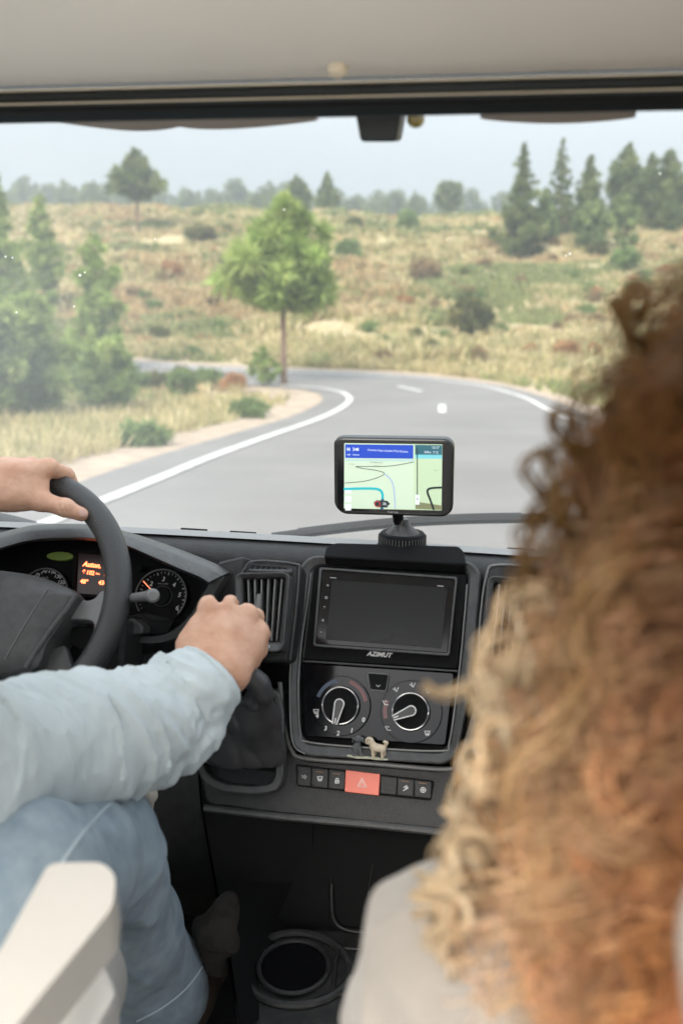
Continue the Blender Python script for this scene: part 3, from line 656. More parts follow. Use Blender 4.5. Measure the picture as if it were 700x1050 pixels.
# header bands (blind cassette)
def band(name, Y0, z0, Y1, z1, th, mat, r=.003):
    m = MB(); a = np.array([Y1-Y0, z1-z0]); L_ = np.linalg.norm(a); a /= L_; nn = np.array([a[1], -a[0]])
    if nn[0] > 0: nn = -nn
    pts = [(Y0, z0), (Y1, z1)]; q = [(Y0, z0), (Y1, z1), (Y1-nn[0]*th, z1-nn[1]*th), (Y0-nn[0]*th, z0-nn[1]*th)]
    m.prism([W_(VX-.98, *p_) for p_ in q], [W_(VX+.98, *p_) for p_ in q]); return m.build(name, mat, mh, bevel=r)
def zof(py, Y, px=350):      # height seen at this row of the photograph at distance Y
    d = ray(px, py); return d[2]/d[1]*Y
m_cass = M('black blind cassette', (.006, .011, .013), .5, bump=.4, bscale=500)
band('header_rail', .846, zof(82.5, .846), .846, zof(84.5, .846), .03, m_tan, .001)
band('blind_cassette', .850, zof(84.5, .85), .850, zof(97.5, .85), .04, m_cass)
band('header_strip', .848, zof(97.3, .848), .848, zof(102.5, .848), .03, m_tan, .0015)
band('blind_cassette', .846, zof(102.5, .846), .86, zof(121.5, .86), .05, m_cass)
band('blind_cassette', .840, zof(105, .84), .840, zof(107, .84), .01, m_black, .001)
# folded sun blind hanging under the cassette
m_fab = M('grey beige blind fabric', (.33, .30, .275), .9, bump=.6, bscale=700)
def lobe(px0, px1, dip, mid=.45):
    Y = .90; top = [P(px0+(px1-px0)*t_, 112-.008*(px0+(px1-px0)*t_), Y) for t_ in np.linspace(0, 1, 24)]
    low = [P(px0+(px1-px0)*t_, 121-.0095*(px0+(px1-px0)*t_-0)+ dip*(sin(pi*t_**(log_(.5, mid))))**.8+2.2, Y) for t_ in np.linspace(0, 1, 24)]
    m = MB(); fr = []
    m.loft([[q+np.array([0, .02, 0]) for q in top], [q+np.array([0, .016, 0]) for q in low], [q+np.array([0, .006, -.001]) for q in low], [(q+np.array([0, -.012, .006])) for q in low], [q+np.array([0, -.016, 0]) for q in top]])
    return m.build('folded_blind', m_fab, mh)
def log_(a, b): return math.log(a)/math.log(b)
lobe(52, 196, 9.5, .6); lobe(170, 322, 8.5, .3); lobe(492, 652, 5.5, .5)
# mirror mount
pm = Plane(P(388, 132, .90), -8)
slab('mirror_mount', pm, [(365, 112), (413, 112), (407, 145), (371, 145)], m_cass, mh, h=.008, th=.035, r=.004, bevel=.002)
m = MB(); m.lathe(pm.at(426.5, 121.5, .004), pm.n, [(.0001, .008), (.003, .008), (.0062, .004), (.0075, 0), (.0075, -.004)], 24); 
m.build('suction_hook', M('yellowed clear plastic', (.30, .25, .08), .15, spec=.8), mh)
# windscreen glass, dusty
m_glass, t, b = nodes('dusty windscreen glass'); lk = t.links.new; t.nodes.remove(b); out = t.nodes['Material Output']
tr = t.nodes.new('ShaderNodeBsdfTransparent'); tr.inputs[0].default_value = (.95, .965, .955, 1); gl = t.nodes.new('ShaderNodeBsdfGlossy'); gl.inputs['Roughness'].default_value = .02
fr = t.nodes.new('ShaderNodeFresnel'); fr.inputs[0].default_value = 1.17; mx = t.nodes.new('ShaderNodeMixShader'); lk(fr.outputs[0], mx.inputs[0]); lk(tr.outputs[0], mx.inputs[1]); lk(gl.outputs[0], mx.inputs[2])
df = t.nodes.new('ShaderNodeBsdfTranslucent'); df.inputs[0].default_value = (.93, .95, .95, 1); mx2 = t.nodes.new('ShaderNodeMixShader')
tc = t.nodes.new('ShaderNodeTexCoord'); n = t.nodes.new('ShaderNodeTexNoise'); n.inputs['Scale'].default_value = 2.2; n.inputs['Detail'].default_value = 4; lk(tc.outputs['Object'], n.inputs['Vector'])
sx_ = t.nodes.new('ShaderNodeSeparateXYZ'); lk(tc.outputs['Object'], sx_.inputs[0]); mr = t.nodes.new('ShaderNodeMapRange'); mr.inputs[1].default_value = -.05; mr.inputs[2].default_value = -.75; mr.inputs[3].default_value = DUST0; mr.inputs[4].default_value = DUST1
mr.interpolation_type = 'SMOOTHSTEP'
lk(sx_.outputs[0], mr.inputs[0]); ml = t.nodes.new('ShaderNodeMath'); ml.operation = 'MULTIPLY'; mr2 = t.nodes.new('ShaderNodeMapRange'); mr2.inputs[1].default_value = .3; mr2.inputs[2].default_value = .7; mr2.inputs[3].default_value = .8; mr2.inputs[4].default_value = 1.2
lk(n.outputs[0], mr2.inputs[0]); lk(mr.outputs[0], ml.inputs[0]); lk(mr2.outputs[0], ml.inputs[1]); lk(ml.outputs[0], mx2.inputs[0]); lk(mx.outputs[0], mx2.inputs[1]); lk(df.outputs[0], mx2.inputs[2]); lk(mx2.outputs[0], out.inputs['Surface'])
m = MB(); gy = np.linspace(0, 1, 14)
m.loft([[W_(x, .96+(1.93-.96)*g-.10*((x-VX)/.98)**2+.05*sin(pi*g), .16+(-.52-.16)*g) for g in gy] for x in np.linspace(VX-.98, VX+.98, 30)])
glass = m.build('windscreen', m_glass, mh, fix=False)
# bits of dried dirt on the glass
m_speck = M('dried speck', (.8, .8, .78), .8); m = MB()
for i, (px, py, r_) in enumerate(((83, 282, 1.3), (7, 263, .9), (14, 264, .8), (77, 314, .8), (584, 260, 1.0), (580, 262, .7), (88, 279, .8), (160, 245, .7), (547, 209, .8), (676, 178, .9), (292, 215, .7), (18, 320, .9))):
    d = ray(px, py); k = 1.0
    for _ in range(40):
        q = C0+d*k; g = (q[2]-CZ-.16)/(-.68); Yg = .96+.97*g-.10*((q[0]-VX)/.98)**2+.05*sin(pi*max(0, min(1, g))); k += (Yg-q[1])*.8
    rr = r_*k/FPX; m.lathe(C0+d*k-np.array([0, .003, 0]), (0, -1, .6), [(.0001, .0004), (rr, .0002), (rr, -.0005)], 8)
m.build('dried_speck', m_speck, mh)
# wiper and its arm resting outside the glass
m_rub = M('wiper rubber', (.008, .009, .009), .7)
def wiper(px0, py0, px1, py1, Y0, Y1, parent=mh):
    a, b = P(px0, py0, Y0), P(px1, py1, Y1); m = MB(); n_ = 12
    cur = [a*(1-t_)+b*t_+np.array([0, 0, .012*sin(pi*t_)]) for t_ in np.linspace(0, 1, n_)]
    m.tube(cur, .0078, 8, flat=1.3); o = m.build('wiper', m_rub, parent)
    m = MB(); m.tube([q+np.array([0, .008, .008]) for q in cur[1:-1]], .003, 6); m.build('wiper_spine', m_rub, o)
    return o
w_ = wiper(279, 551, 560, 531.5, 1.96, 2.05)
wiper(-70, 527, 46, 543.5, 1.86, 1.97)
m = MB(); m.loft([[W_(x, 1.93, -.535) for x in xs], [W_(x, 2.03, -.565) for x in xs], [W_(x, 2.15, -.62) for x in xs], [W_(x, 2.5, -.85) for x in xs], [W_(x, 2.6, -1.4) for x in xs]]); m.build('bonnet', m_shell, mh)

# ------------------------------------------------------------ instrument binnacle
pc = Plane(P(100, 600, 1.24), 27)
slab('instrument_cluster', pc, [(-110, 560), (0, 553), (100, 548), (180, 562), (232, 588), (225, 640), (180, 668), (-110, 668)], m_black, mh, h=-.012, th=.03, r=.01)
clus = bpy.data.objects['instrument_cluster']
def arc(c, rx, a0, a1, n=24, ry=None): 
    ry = ry or rx; return [(c[0]+rx*cos(radians(a0+(a1-a0)*i/n)), c[1]+ry*sin(radians(a0+(a1-a0)*i/n))) for i in range(n+1)]
def gauge(name, c, r, nums, needle, parent):
    px, py = c; s_ = (pc.at(px, py)-C0).dot(cf)/FPX; R = r*s_; m = MB(); m.lathe(pc.at(px, py), pc.n, [(.0001, -.003), (R, -.003), (R*1.0, .002), (R*1.07, .002), (R*1.07, -.012), (.0001, -.012)], 48)
    g = m.build(name, m_black, parent); m = MB(); o2 = pc.hit(px, py)
    def pnt(rad, an, h): return pc.pt(o2[0]+rad*cos(an), o2[1]+rad*sin(an), h)
    m.tube([pnt(R*1.04, a_, .003) for a_ in np.linspace(radians(-40), radians(220), 50)], .0011, 6); m.build('gauge_ring', m_edge, g)
    m = MB()
    for i, a_ in enumerate(np.linspace(radians(-35), radians(215), 27)):
        r0 = R*(.86 if i % 3 == 0 else .91); t_ = np.array([-sin(a_), cos(a_)])*(.0006 if i % 3 else .0009)
        q = [pnt(r0, a_, -.0018), pnt(R*.97, a_, -.0018)]; e = t_[0]*pc.u+t_[1]*pc.v; m.add([q[0]-e, q[1]-e, q[1]+e, q[0]+e], [(0, 1, 2, 3)])
    m.build('tick_marks', m_dim, g, smooth=False, fix=False)
    m = MB(); m.tube([pnt(R*.40, a_, -.0016) for a_ in np.linspace(0, 2*pi, 40)], .0006, 5); m.build('inner_ring', m_grey, g)
    for s, x, y in nums: text('gauge_number', pc, s, x, y, .0075 if len(s) > 1 else .009, m_white, g, h=-.0018, shear=.15, bold=.0001, rot=-.06)
    if needle: bars('gauge_needle', pc, [needle], .0016, m_needle, g, h=.0005)
    return g
sp = gauge('speedometer', (45.5, 609), 25, [('70', 37.4, 589.5), ('90', 45, 585.5), ('110', 52.6, 586), ('130', 58.5, 591), ('150', 62, 597)], None, clus)
text('gauge_caption', pc, 'km/h', 46, 592, .0045, m_dim, sp, h=-.0018)
ta = gauge('tachometer', (165.5, 611), 26, [('1', 147, 609), ('2', 154.5, 598.5), ('3', 167, 593.8), ('4', 177.8, 599.6), ('5', 183.4, 610), ('6', 181, 623.2)], [(157, 607), (146.5, 595.5)], clus)
text('gauge_caption', pc, 'rpm x 1000', 166.5, 598.3, .0032, m_dim, ta, h=-.0018)
m = MB(); m.lathe(pc.at(165.5, 611), pc.n, [(.0001, .002), (.012, .002), (.013, -.003)], 30); m.build('dial_hub', m_black, ta)
ds = slab('trip_display', pc, [(79.5, 566), (113, 569), (112, 612), (77.5, 609)], m_film, clus, h=.0, th=.012, r=.002, bevel=.0008)
ringslab('display_frame', pc, [(76, 563), (116, 566), (115, 616), (74, 612)], [(80, 567), (112.5, 570), (111.5, 611), (78.2, 608.5)], m_black, clus, h=.004, th=.01, ro=.002, ri=.001)
text('display_text', pc, 'Auton.', 94.5, 579.5, .0098, m_amber, ds, rot=-.05, shear=.2, bold=.0003)
text('display_text', pc, '↑102', 90.5, 587.3, .0082, m_amber, ds, rot=-.05, bold=.0002)
text('display_text', pc, 'km', 100.5, 588.4, .0048, m_amber, ds, rot=-.05)
text('display_text', pc, '17', 109, 589, .0082, m_amber, ds, rot=-.05, bold=.0002)
text('display_text', pc, '48°', 86.5, 596.6, .0085, m_amber, ds, rot=-.05, bold=.0002)
text('display_text', pc, '434', 105.5, 598, .0085, m_amber, ds, rot=-.05, bold=.0002)
# warning lamps
slab('turn_indicator_lamp', pc, arc((62, 570.5), 14, 0, 360, 18, 4.6)[:-1], M('green reflection lens', (.26, .36, .08), .2), clus, h=.002, th=.01, r=.001, bevel=.001)
slab('fuel_gauge', pc, [(118, 632), (150, 628), (180, 634), (172, 650), (140, 652), (120, 648)], m_glossd, clus, h=.001, th=.01)
disc('reset_button', pc, 144, 583, [(.0001, .006), (.0045, .006), (.005, .004), (.005, -.01)], m_black, clus)
# visor over the instruments: outer arc far, lip towards the driver
outer = [(-120, 590), (-60, 566), (-20, 552), (0, 546), (30, 539), (60, 537), (95, 538), (130, 545), (165, 556), (195, 567), (222, 578), (236, 586)]
inner = [(-120, 612), (-60, 588), (-20, 570), (0, 562), (30, 554), (60, 551.5), (95, 552), (126, 558), (155, 570), (182, 582), (204, 591), (214, 597)]
so_, si_ = smooth_line(outer, 5), smooth_line(inner, 5)
A = [P(x, y, 1.37) for x, y in so_]; B = [P(x, y+.8, 1.26) for x, y in so_]; Cc = [P(x*.6+u*.4, y*.6+v*.4, 1.205) for (x, y), (u, v) in zip(so_, si_)]; D = [P(x, y, 1.185) for x, y in si_]; E_ = [P(x, y+2.5, 1.20) for x, y in si_]; F_ = [P(x+1, y-6, 1.27) for x, y in si_]
m = MB(); m.loft([A, B, Cc, D, E_, F_]); m.build('instrument_visor', m_grey, mh)
# lower sweep of the binnacle
o1 = smooth_line([(240, 588), (228, 606), (214, 628), (198, 648), (178, 660), (155, 664), (128, 662)], 6); i1 = smooth_line([(216, 596), (207, 612), (196, 630), (183, 643), (168, 651), (150, 653), (128, 650)], 6)
m = MB(); m.loft([[P(x, y, 1.235) for x, y in o1], [P(x*.6+u*.4, y*.6+v*.4, 1.203) for (x, y), (u, v) in zip(o1, i1)], [P(x, y, 1.205) for x, y in i1], [P(x-1, y-2, 1.25) for x, y in i1]]); m.build('binnacle_lip', m_grey, mh)
# face between binnacle and vent
pf = Plane(P(240, 620, 1.245), 20)
slab('dash_face', pf, [(222, 577), (250, 570), (252, 700), (200, 716), (128, 716), (128, 657), (160, 660), (185, 652), (205, 632), (222, 606)], m_dash, mh, h=0, th=.08, r=.006, bevel=.004)
slab('column_shroud', Plane(P(60, 660, 1.15), 10), [(-60, 640), (128, 640), (124, 700), (-60, 720)], m_dash, mh, h=0, th=.08, r=.01, bevel=.006)
# indicator and wiper stalk
a, b = P(112, 616, 1.16), P(157, 610.5, 1.10); m = MB(); m.tube([a, a*.5+b*.5, b], [.0055, .0065, .008], 14, flat=.85); stalk = m.build('control_stalk', m_edge, mh)
m = MB(); m.lathe(b+np.array([0, -.002, 0]), P(161, 611, 1.06)-P(157, 610.5, 1.10), [(.0001, .006), (.0055, .006), (.008, .004), (.009, -.002), (.009, -.007), (.0001, -.008)], 24); m.build('stalk_knob', m_edge, stalk)
slab('ignition_lock', Plane(P(142, 642, 1.19), 20), [(130, 636), (138, 634), (147, 642), (147, 650), (130, 652)], m_grey, mh, h=.004, th=.03, r=.004)

# ------------------------------------------------------------ air vents
def vent(pl, outer, inner, slats, parent=mh, axis='v'):
    v = ringslab('air_vent', pl, outer, inner, m_grey, parent, h=.006, th=.05, ro=.012, ri=.004, bevel=.0025, hi=-.001)
    slab('vent_well', pl, inner, m_black, v, h=-.0205, th=.004, r=.004)
    (ax, ay), (bx, by), (cx, cy), (dx, dy) = inner
    for i in range(slats):
        t_ = (i+.8)/(slats+.4); m = MB(); top = (ax+(bx-ax)*t_, ay+(by-ay)*t_+1); bot = (dx+(cx-dx)*t_, dy+(cy-dy)*t_-1)
        q = [pl.at(*top, -.003), pl.at(*bot, -.003), pl.at(*bot, -.018), pl.at(*top, -.018)]; e = pl.u*.0011
        m.prism([p_-e for p_ in q], [p_+e+pl.u*0 for p_ in q]); m.build('vent_vane', m_edge, v, bevel=.0006)
    return v
pv_ = Plane(P(270, 625, 1.215), 24)
slab('vent_pod', pv_, [(240, 594), (246, 579), (256, 571), (300, 574), (304, 580), (301, 620), (293, 679), (262, 679), (244, 668)], m_dash, mh, h=-.022, th=.07, r=.01, bevel=.005)
v1 = vent(pv_, [(241, 588), (298, 587), (291, 669), (245, 669)], [(248, 593), (292.4, 592), (286, 658.5), (251, 658)], 6)
m = MB(); q = pv_.at(265.5, 619, .003); m.lathe(q, pv_.v, [(.0001, .013), (.0035, .012), (.004, 0), (.0035, -.012), (.0001, -.013)], 12); m.build('vent_slider', m_edge, v1)
text('vent_symbol', pv_, 'o', 276.5, 663, .009, m_white, v1, h=.0075); bars('vent_symbol', pv_, [[(268, 659), (272, 661), (271, 666), (267, 666), (268, 659)]], .001, m_white, v1, h=.0075)
pg = Plane(P(277, 577.5, 1.262), 74)
gr = slab('defroster_grille', pg, [(254, 582), (262, 573.5), (300, 575.5), (300, 583.5)], m_grey, mh, h=-.004, th=.01, r=.004)
for i in range(7):
    x = 259+i*5.6; bars('grille_slot', pg, [[(x-1.0, 580.3), (x+3.0, 575.4)]], .0055, m_black, gr, h=-.0034)
# right hand vent, partly behind the hair
pr_ = Plane(P(515, 640, 1.24), 24)
slab('vent_pod', pr_, [(496, 582), (510, 574), (575, 580), (580, 600), (565, 705), (488, 700), (489, 640)], m_dash, mh, h=-.022, th=.07, r=.01, bevel=.005)
v2 = vent(pr_, [(500, 590), (556, 596), (548, 690), (492, 686)], [(506, 597), (549, 602), (542, 678), (499, 674)], 6)
m = MB(); m.lathe(pr_.at(531, 637, .003), pr_.v, [(.0001, .013), (.0035, .012), (.004, 0), (.0035, -.012), (.0001, -.013)], 12); m.build('vent_slider', m_edge, v2)

# ------------------------------------------------------------ centre stack
ps = Plane(P(395, 640, 1.28), 25)
slab('stack_body', ps, [(312, 574), (484, 578), (492, 640), (484, 705), (470, 778), (306, 772), (298, 705), (303, 660)], m_black, mh, h=-.012, th=.12, r=.012, bevel=.004)
ringslab('stack_frame', ps, [(309, 581), (321, 571), (484, 577), (494, 590), (488, 660), (482, 705), (470, 772), (458, 784), (314, 775), (301, 764), (298, 705), (302, 660)],
         [(321, 586), (327, 581), (476, 585), (480, 592), (474, 660), (469, 705), (461, 763), (452, 771), (316, 762), (309, 753), (307, 705), (310, 660)], m_grey, mh, h=.014, th=.05, ro=.012, ri=.008, bevel=.004, hi=.006)
slab('radio_surround', ps, [(321, 580), (480, 589), (469.5, 687), (311, 677)], m_black, mh, h=.004, th=.03, r=.006, bevel=.002)
radio = slab('car_radio', ps, [(331, 585), (467.5, 594.8), (459.6, 671), (324.6, 661.5)], m_gloss, mh, h=.011, th=.03, r=.003, bevel=.0015)
ringslab('radio_bezel', ps, [(329, 583), (469.5, 593), (461.5, 673.5), (322.5, 663.5)], [(331.5, 585.5), (467, 595.2), (459.2, 670.6), (325, 661.2)], m_grey, radio, h=.013, th=.01, ro=.004, ri=.003, bevel=.0008)
slab('radio_screen', ps, [(341.8, 596), (459.5, 604.5), (452.5, 665.5), (335.5, 656.5)], m_glossd, radio, h=.0122, th=.003, r=.001, bevel=.0003)
for i, (x, y) in enumerate(((337.5, 601.5), (336, 613.5), (334, 625), (332.5, 637.5), (330.6, 648.5))):
    text('radio_key', ps, ('◦', 'o', '*', '+', '-')[i], x, y, .008, m_dim, radio, h=.0117, bold=.0002)
bars('radio_print', ps, [[(340, 593.6), (346, 594)]], .0012, m_dim, radio, h=.0117)
bars('radio_print', ps, [[(449, 602.0), (455, 602.4)]], .0012, m_dim, radio, h=.0117)
text('radio_lettering', ps, 'AZIMUT', 389.2, 671.6, .0086, m_white, radio, h=.0052, shear=.25, bold=.00035, sx=1.05)
# hinged cover on top of the stack
ph = Plane(P(405, 570, 1.315), 62)
slab('phone_tray_cover', ph, [(334.5, 564), (345, 559.5), (470, 563), (475.7, 568.5), (478, 582), (332.5, 573.8)], m_black, mh, h=.006, th=.018, r=.004, bevel=.003)
# climate controls
cp = slab('climate_panel', ps, [(309.6, 679.6), (466, 690), (457, 765), (312, 755)], m_gloss, mh, h=.003, th=.02, r=.006, bevel=.0015)
def icon(pl, x, y, kind, parent, h):
    s_ = 2.6
    if kind == 'seat': segs = [[(x-s_, y-s_), (x-s_*.3, y+s_*.5), (x+s_, y+s_*.6)], [(x-s_*.2, y-s_), (x+s_*.3, y-s_*.6)]]
    elif kind == 'air': segs = [[(x-s_, y-s_*.5), (x+s_*.3, y+s_*.6), (x+s_, y-s_)], [(x-s_*.4, y-s_), (x-s_*.1, y-s_*.2)]]
    elif kind == 'screen': segs = [[(x-s_, y-s_*.8), (x+s_, y-s_*.8), (x+s_*.7, y+s_*.6), (x-s_*.7, y+s_*.6), (x-s_, y-s_*.8)], [(x-s_*.3, y+s_), (x-s_*.3, y-s_*.2)], [(x+s_*.3, y+s_), (x+s_*.3, y-s_*.2)]]
    elif kind == 'lock': segs = [[(x-s_*.7, y), (x+s_*.7, y), (x+s_*.7, y+s_), (x-s_*.7, y+s_), (x-s_*.7, y)], [(x-s_*.45, y), (x-s_*.45, y-s_*.8), (x+s_*.45, y-s_*.8), (x+s_*.45, y)], [(x-s_*.5, y+s_*.5), (x+s_*.5, y+s_*.5)]]
    elif kind == 'wheel': segs = [[(x+s_*cos(a_), y+s_*sin(a_)) for a_ in np.linspace(0, 2*pi, 13)], [(x-s_*.7, y), (x+s_*.7, y)], [(x, y-s_*.7), (x, y+s_*.7)]]
    elif kind == 'hill': segs = [[(x-s_, y+s_), (x+s_*.2, y+s_*.4), (x+s_, y-s_*.2)], [(x-s_*.8, y-s_*.2), (x+s_*.4, y-s_)], [(x-s_*.2, y+s_*.2), (x+s_*.6, y-s_*.4), (x+s_*.2, y-s_*.9)]]
    elif kind == 'fog': segs = [[(x-s_, y-s_*.6), (x, y-s_*.2)], [(x-s_, y+s_*.1), (x, y+s_*.3)], [(x+s_*.2, y-s_*.8), (x+s_, y), (x+s_*.2, y+s_*.8), (x+s_*.2, y-s_*.8)]]
    else: segs = [[(x-s_*.6, y), (x+s_*.6, y)]]
    return bars('symbol', pl, segs, .0009, m_white if kind != 'fog' else m_dim, parent, h=h)
def knob(c, Rd, Rk, ptr, items, arc_cols):
    px, py = c; s_ = (ps.at(px, py)-C0).dot(cf)/FPX; m = MB(); m.lathe(ps.at(px, py), ps.n, [(.0001, .0085), (Rd*s_, .0085), (Rd*s_*1.02, .007), (Rd*s_*1.02, 0), (.0001, 0)], 48)
    dial = m.build('rotary_control', m_gloss, mh); m = MB(); r0 = Rk*s_
    m.lathe(ps.at(px, py), ps.n, [(.0001, .016), (r0*.80, .016), (r0*.90, .0175), (r0*.94, .0175), (r0, .014), (r0*1.04, .006), (.0001, .006)], 48); k = m.build('rotary_knob', m_black, dial)
    u0, v0 = ps.hit(px, py); m = MB(); m.tube([ps.pt(u0+r0*.95*cos(a_), v0+r0*.95*sin(a_), .0172) for a_ in np.linspace(0, 2*pi, 48, endpoint=False)], .0011, 6, closed=True); m.build('knob_ring', m_chrome, k)
    tu, tv = ps.hit(*ptr); d = np.array([tu-u0, tv-v0]); L_ = np.linalg.norm(d); d /= L_; nn = np.array([-d[1], d[0]])
    pts = [np.array([u0, v0])+d*L_*.98+nn*.0028, np.array([u0, v0])-d*.002+nn*.0062]+[np.array([u0, v0])-d*(.002+.0062*sin(a_))+nn*.0062*cos(a_) for a_ in np.linspace(0, pi, 10)]+[np.array([u0, v0])+d*L_*.98-nn*.0028]
    m = MB(); m.prism([ps.pt(q[0], q[1], .026) for q in pts], [ps.pt(q[0], q[1], .012) for q in pts]); grip = m.build('knob_grip', m_grey, k, bevel=.0015)
    m = MB(); m.tube([ps.pt(q[0], q[1], .0265) for q in pts], .0009, 5, closed=True); m.build('grip_edge', m_white, k)
    bars('knob_pointer', ps, [[(px+(ptr[0]-px)*.68, py+(ptr[1]-py)*.68), (px+(ptr[0]-px)*.92, py+(ptr[1]-py)*.92)]], .0014, m_white, k, h=.0268)
    for kind, x, y in items:
        if len(kind) <= 1: text('dial_number', ps, kind, x, y, .0085, m_white, dial, h=.0087, shear=.1, bold=.0002)
        else: icon(ps, x, y, kind, dial, .009)
    for a0, a1, mt in arc_cols:
        m = MB(); m.loft([[ps.pt(u0+rr*cos(a_), v0+rr*sin(a_), .0089) for a_ in np.linspace(radians(a0), radians(a1), 20)] for rr in (Rd*s_*.80, Rd*s_*.93)]); m.build('dial_arc', mt, dial, smooth=False)
    return dial
m_ar = M('dull red print', (.16, .06, .06), .4); m_ab = M('dull blue print', (.05, .07, .11), .4)
knob((350.8, 724), 29.5, 19.3, (346.2, 743.2), [('4', 326.2, 734.5), ('3', 334.8, 747.3), ('2', 347.6, 752.3), ('1', 361.4, 749.5), ('0', 373.4, 738.5), ('screen', 325.3, 730)], [(15, 75, m_ar), (105, 165, m_ab)])
knob((422, 730), 31, 19.3, (404.8, 737), [('seat', 396, 721.5), ('air', 406.5, 708), ('air', 423.5, 703.5), ('screen', 439.5, 709), ('seat', 398.5, 747.5), ('screen', 438.5, 752)], [(160, 200, m_ar)])
cb = slab('demist_button', ps, [(377.6, 690.4), (399.2, 692.2), (396.3, 709), (380, 707.6)], m_black, mh, h=.008, th=.012, r=.003, bevel=.0012)
bars('button_mark', ps, [[(386.5, 703), (388.5, 704.5), (390.5, 703)]], .0008, m_white, cb, h=.0086)
m = MB(); q = outl(ps, [(377.6, 690.4), (399.2, 692.2), (396.3, 709), (380, 707.6)], .003); m.tube([ps.pt(a[0], a[1], .0078) for a in q], .0007, 5, closed=True); m.build('button_edge', m_edge, cb)

def edge_line(name, pl, pts, h, r_, mat=None, closed=False, rr=.006, parent=None):
    q = outl(pl, pts, rr) if closed else smooth_line([pl.hit(*a) for a in pts], 6); m = MB(); m.tube([pl.pt(a[0], a[1], h) for a in q], r_, 6, closed=closed); return m.build(name, mat or m_edge, parent or mh)
sf = bpy.data.objects['stack_frame']  # pale tubes below paint highlights along the frame, surround and pod edges
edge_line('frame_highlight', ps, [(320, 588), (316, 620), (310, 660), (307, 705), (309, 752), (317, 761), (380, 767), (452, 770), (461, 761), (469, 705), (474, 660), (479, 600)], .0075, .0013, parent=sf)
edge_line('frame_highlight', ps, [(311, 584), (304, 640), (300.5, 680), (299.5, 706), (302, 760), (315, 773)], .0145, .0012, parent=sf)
edge_line('panel_seam', ps, [(311, 678.3), (390, 683.4), (469, 688.6)], .0055, .0014, m_grey)
edge_line('surround_edge', ps, [(322, 583), (317, 630), (311.5, 675)], .0045, .001, m_grey)
edge_line('pod_edge', pv_, [(243, 667), (240.5, 620), (241, 594), (246, 582), (257, 573), (299, 576), (303, 584), (300, 622), (293.5, 676)], -.021, .0016, m_grey)
edge_line('pod_edge', pr_, [(490, 690), (491, 640), (498, 588), (509, 577), (560, 580)], -.021, .0016, m_edge)
# ------------------------------------------------------------ lower console
pb = Plane(P(380, 800, 1.20), 33)
lip_o = [(205, 800), (206, 782), (290, 744), (294, 758), (300, 772), (312, 779), (456, 790), (469, 783), (478, 765), (489, 730), (500, 715), (560, 715), (590, 780), (580, 870), (470, 854), (290, 836), (212, 826)]
slab('centre_console', pb, lip_o, m_dash, mh, h=0, th=.10, r=.010, bevel=.004)
edge_pts = smooth_line([(287, 700), (289, 730), (293, 752), (299, 769), (312, 777.5), (380, 783), (456, 789), (468, 782), (477, 764), (488, 729), (500, 716), (530, 714)], 7)
m = MB(); m.tube([P(x, y, 1.212 if y > 740 else 1.222) for x, y in edge_pts], .0032, 8); m.build('console_edge', m_edge, mh)
m = MB(); m.tube([pb.at(x, y, .002) for x, y in [(210, 829), (290, 838), (380, 846), (472, 856), (560, 868)]], .005, 8); m.build('console_seam', m_grey, mh)
slab('knee_panel', Plane(P(330, 880, 1.215), 8), [(203, 826), (290, 836), (470, 852), (575, 868), (560, 1010), (240, 1000), (222, 900)], m_black, mh, h=-.02, th=.1, r=.01, bevel=.004)
# side wall of the console towards the driver
m = MB(); s0 = [P(203, 790, 1.22), P(206, 830, 1.21), P(218, 900, 1.19), (P(232, 985, 1.10)), P(245, 1060, 1.02)]
m.loft([s0, [q+np.array([-.02, .05, 0]) for q in s0], [q+np.array([-.03, .5, 0]) for q in s0]]); m.build('console_side', m_black, mh)
m = MB(); s1 = [P(205, 792, 1.215), P(208, 830, 1.20), P(222, 905, 1.18), P(238, 990, 1.09), P(248, 1060, 1.0)]; m.loft([s1, [P(320, 800, 1.24), P(320, 840, 1.23), P(320, 905, 1.24), P(330, 965, 1.25), P(340, 985, 1.28)]]); m.build('console_face', m_black, mh)
# switch row
def bq(x0, x1): 
    f0 = lambda x: 786+(x-305)*.118; f1 = lambda x: 805.5+(x-305)*.100
    return [(x0, f0(x0)), (x1, f0(x1)), (x1-.6, f1(x1)), (x0+.2, f1(x0))]
ringslab('switch_surround', pb, [(303.5, 784), (445.5, 801), (441.5, 821.5), (304.5, 806.5)], [(305.5, 786.5), (443.5, 802.6), (439.5, 819), (306.5, 804.8)], m_black, mh, h=.0035, th=.01, ro=.004, ri=.003, bevel=.0008)
for x0, x1, ic in ((305.5, 319.6, 'fog'), (320.4, 337, 'screen'), (338, 354.4, 'lock'), (390.5, 407.2, ''), (408, 424.6, 'hill'), (425.4, 442.5, 'wheel')):
    s_ = slab('push_button', pb, bq(x0, x1), m_dash, mh, h=.0055, th=.01, r=.0012, bevel=.001)
    c = ((x0+x1)/2, 786+((x0+x1)/2-305)*.11+10.5)
    if ic: icon(pb, c[0], c[1], ic, s_, .006)
    if ic and ic != 'fog': bars('button_lamp', pb, [[(c[0]-4, c[1]-7.3), (c[0]+3, c[1]-6.5)]], .0009, M('small lamp', (.25, .12, .05), .5), s_, h=.0058)
hzb = slab('hazard_button', pb, [(355.3, 790.5), (390.2, 794.6), (388.8, 816.6), (354.2, 812.6)], m_red, mh, h=.0085, th=.014, r=.001, bevel=.0012)
tri = lambda s_: [(371.8+s_*(-4.2), 807+s_*.2), (371.8+s_*.3, 803.6-s_*4.4), (371.8+s_*4.6, 807.4+s_*.6), (371.8+s_*(-4.2), 807+s_*.2)]
m_pink = M('pale print', (.85, .62, .56), .5)
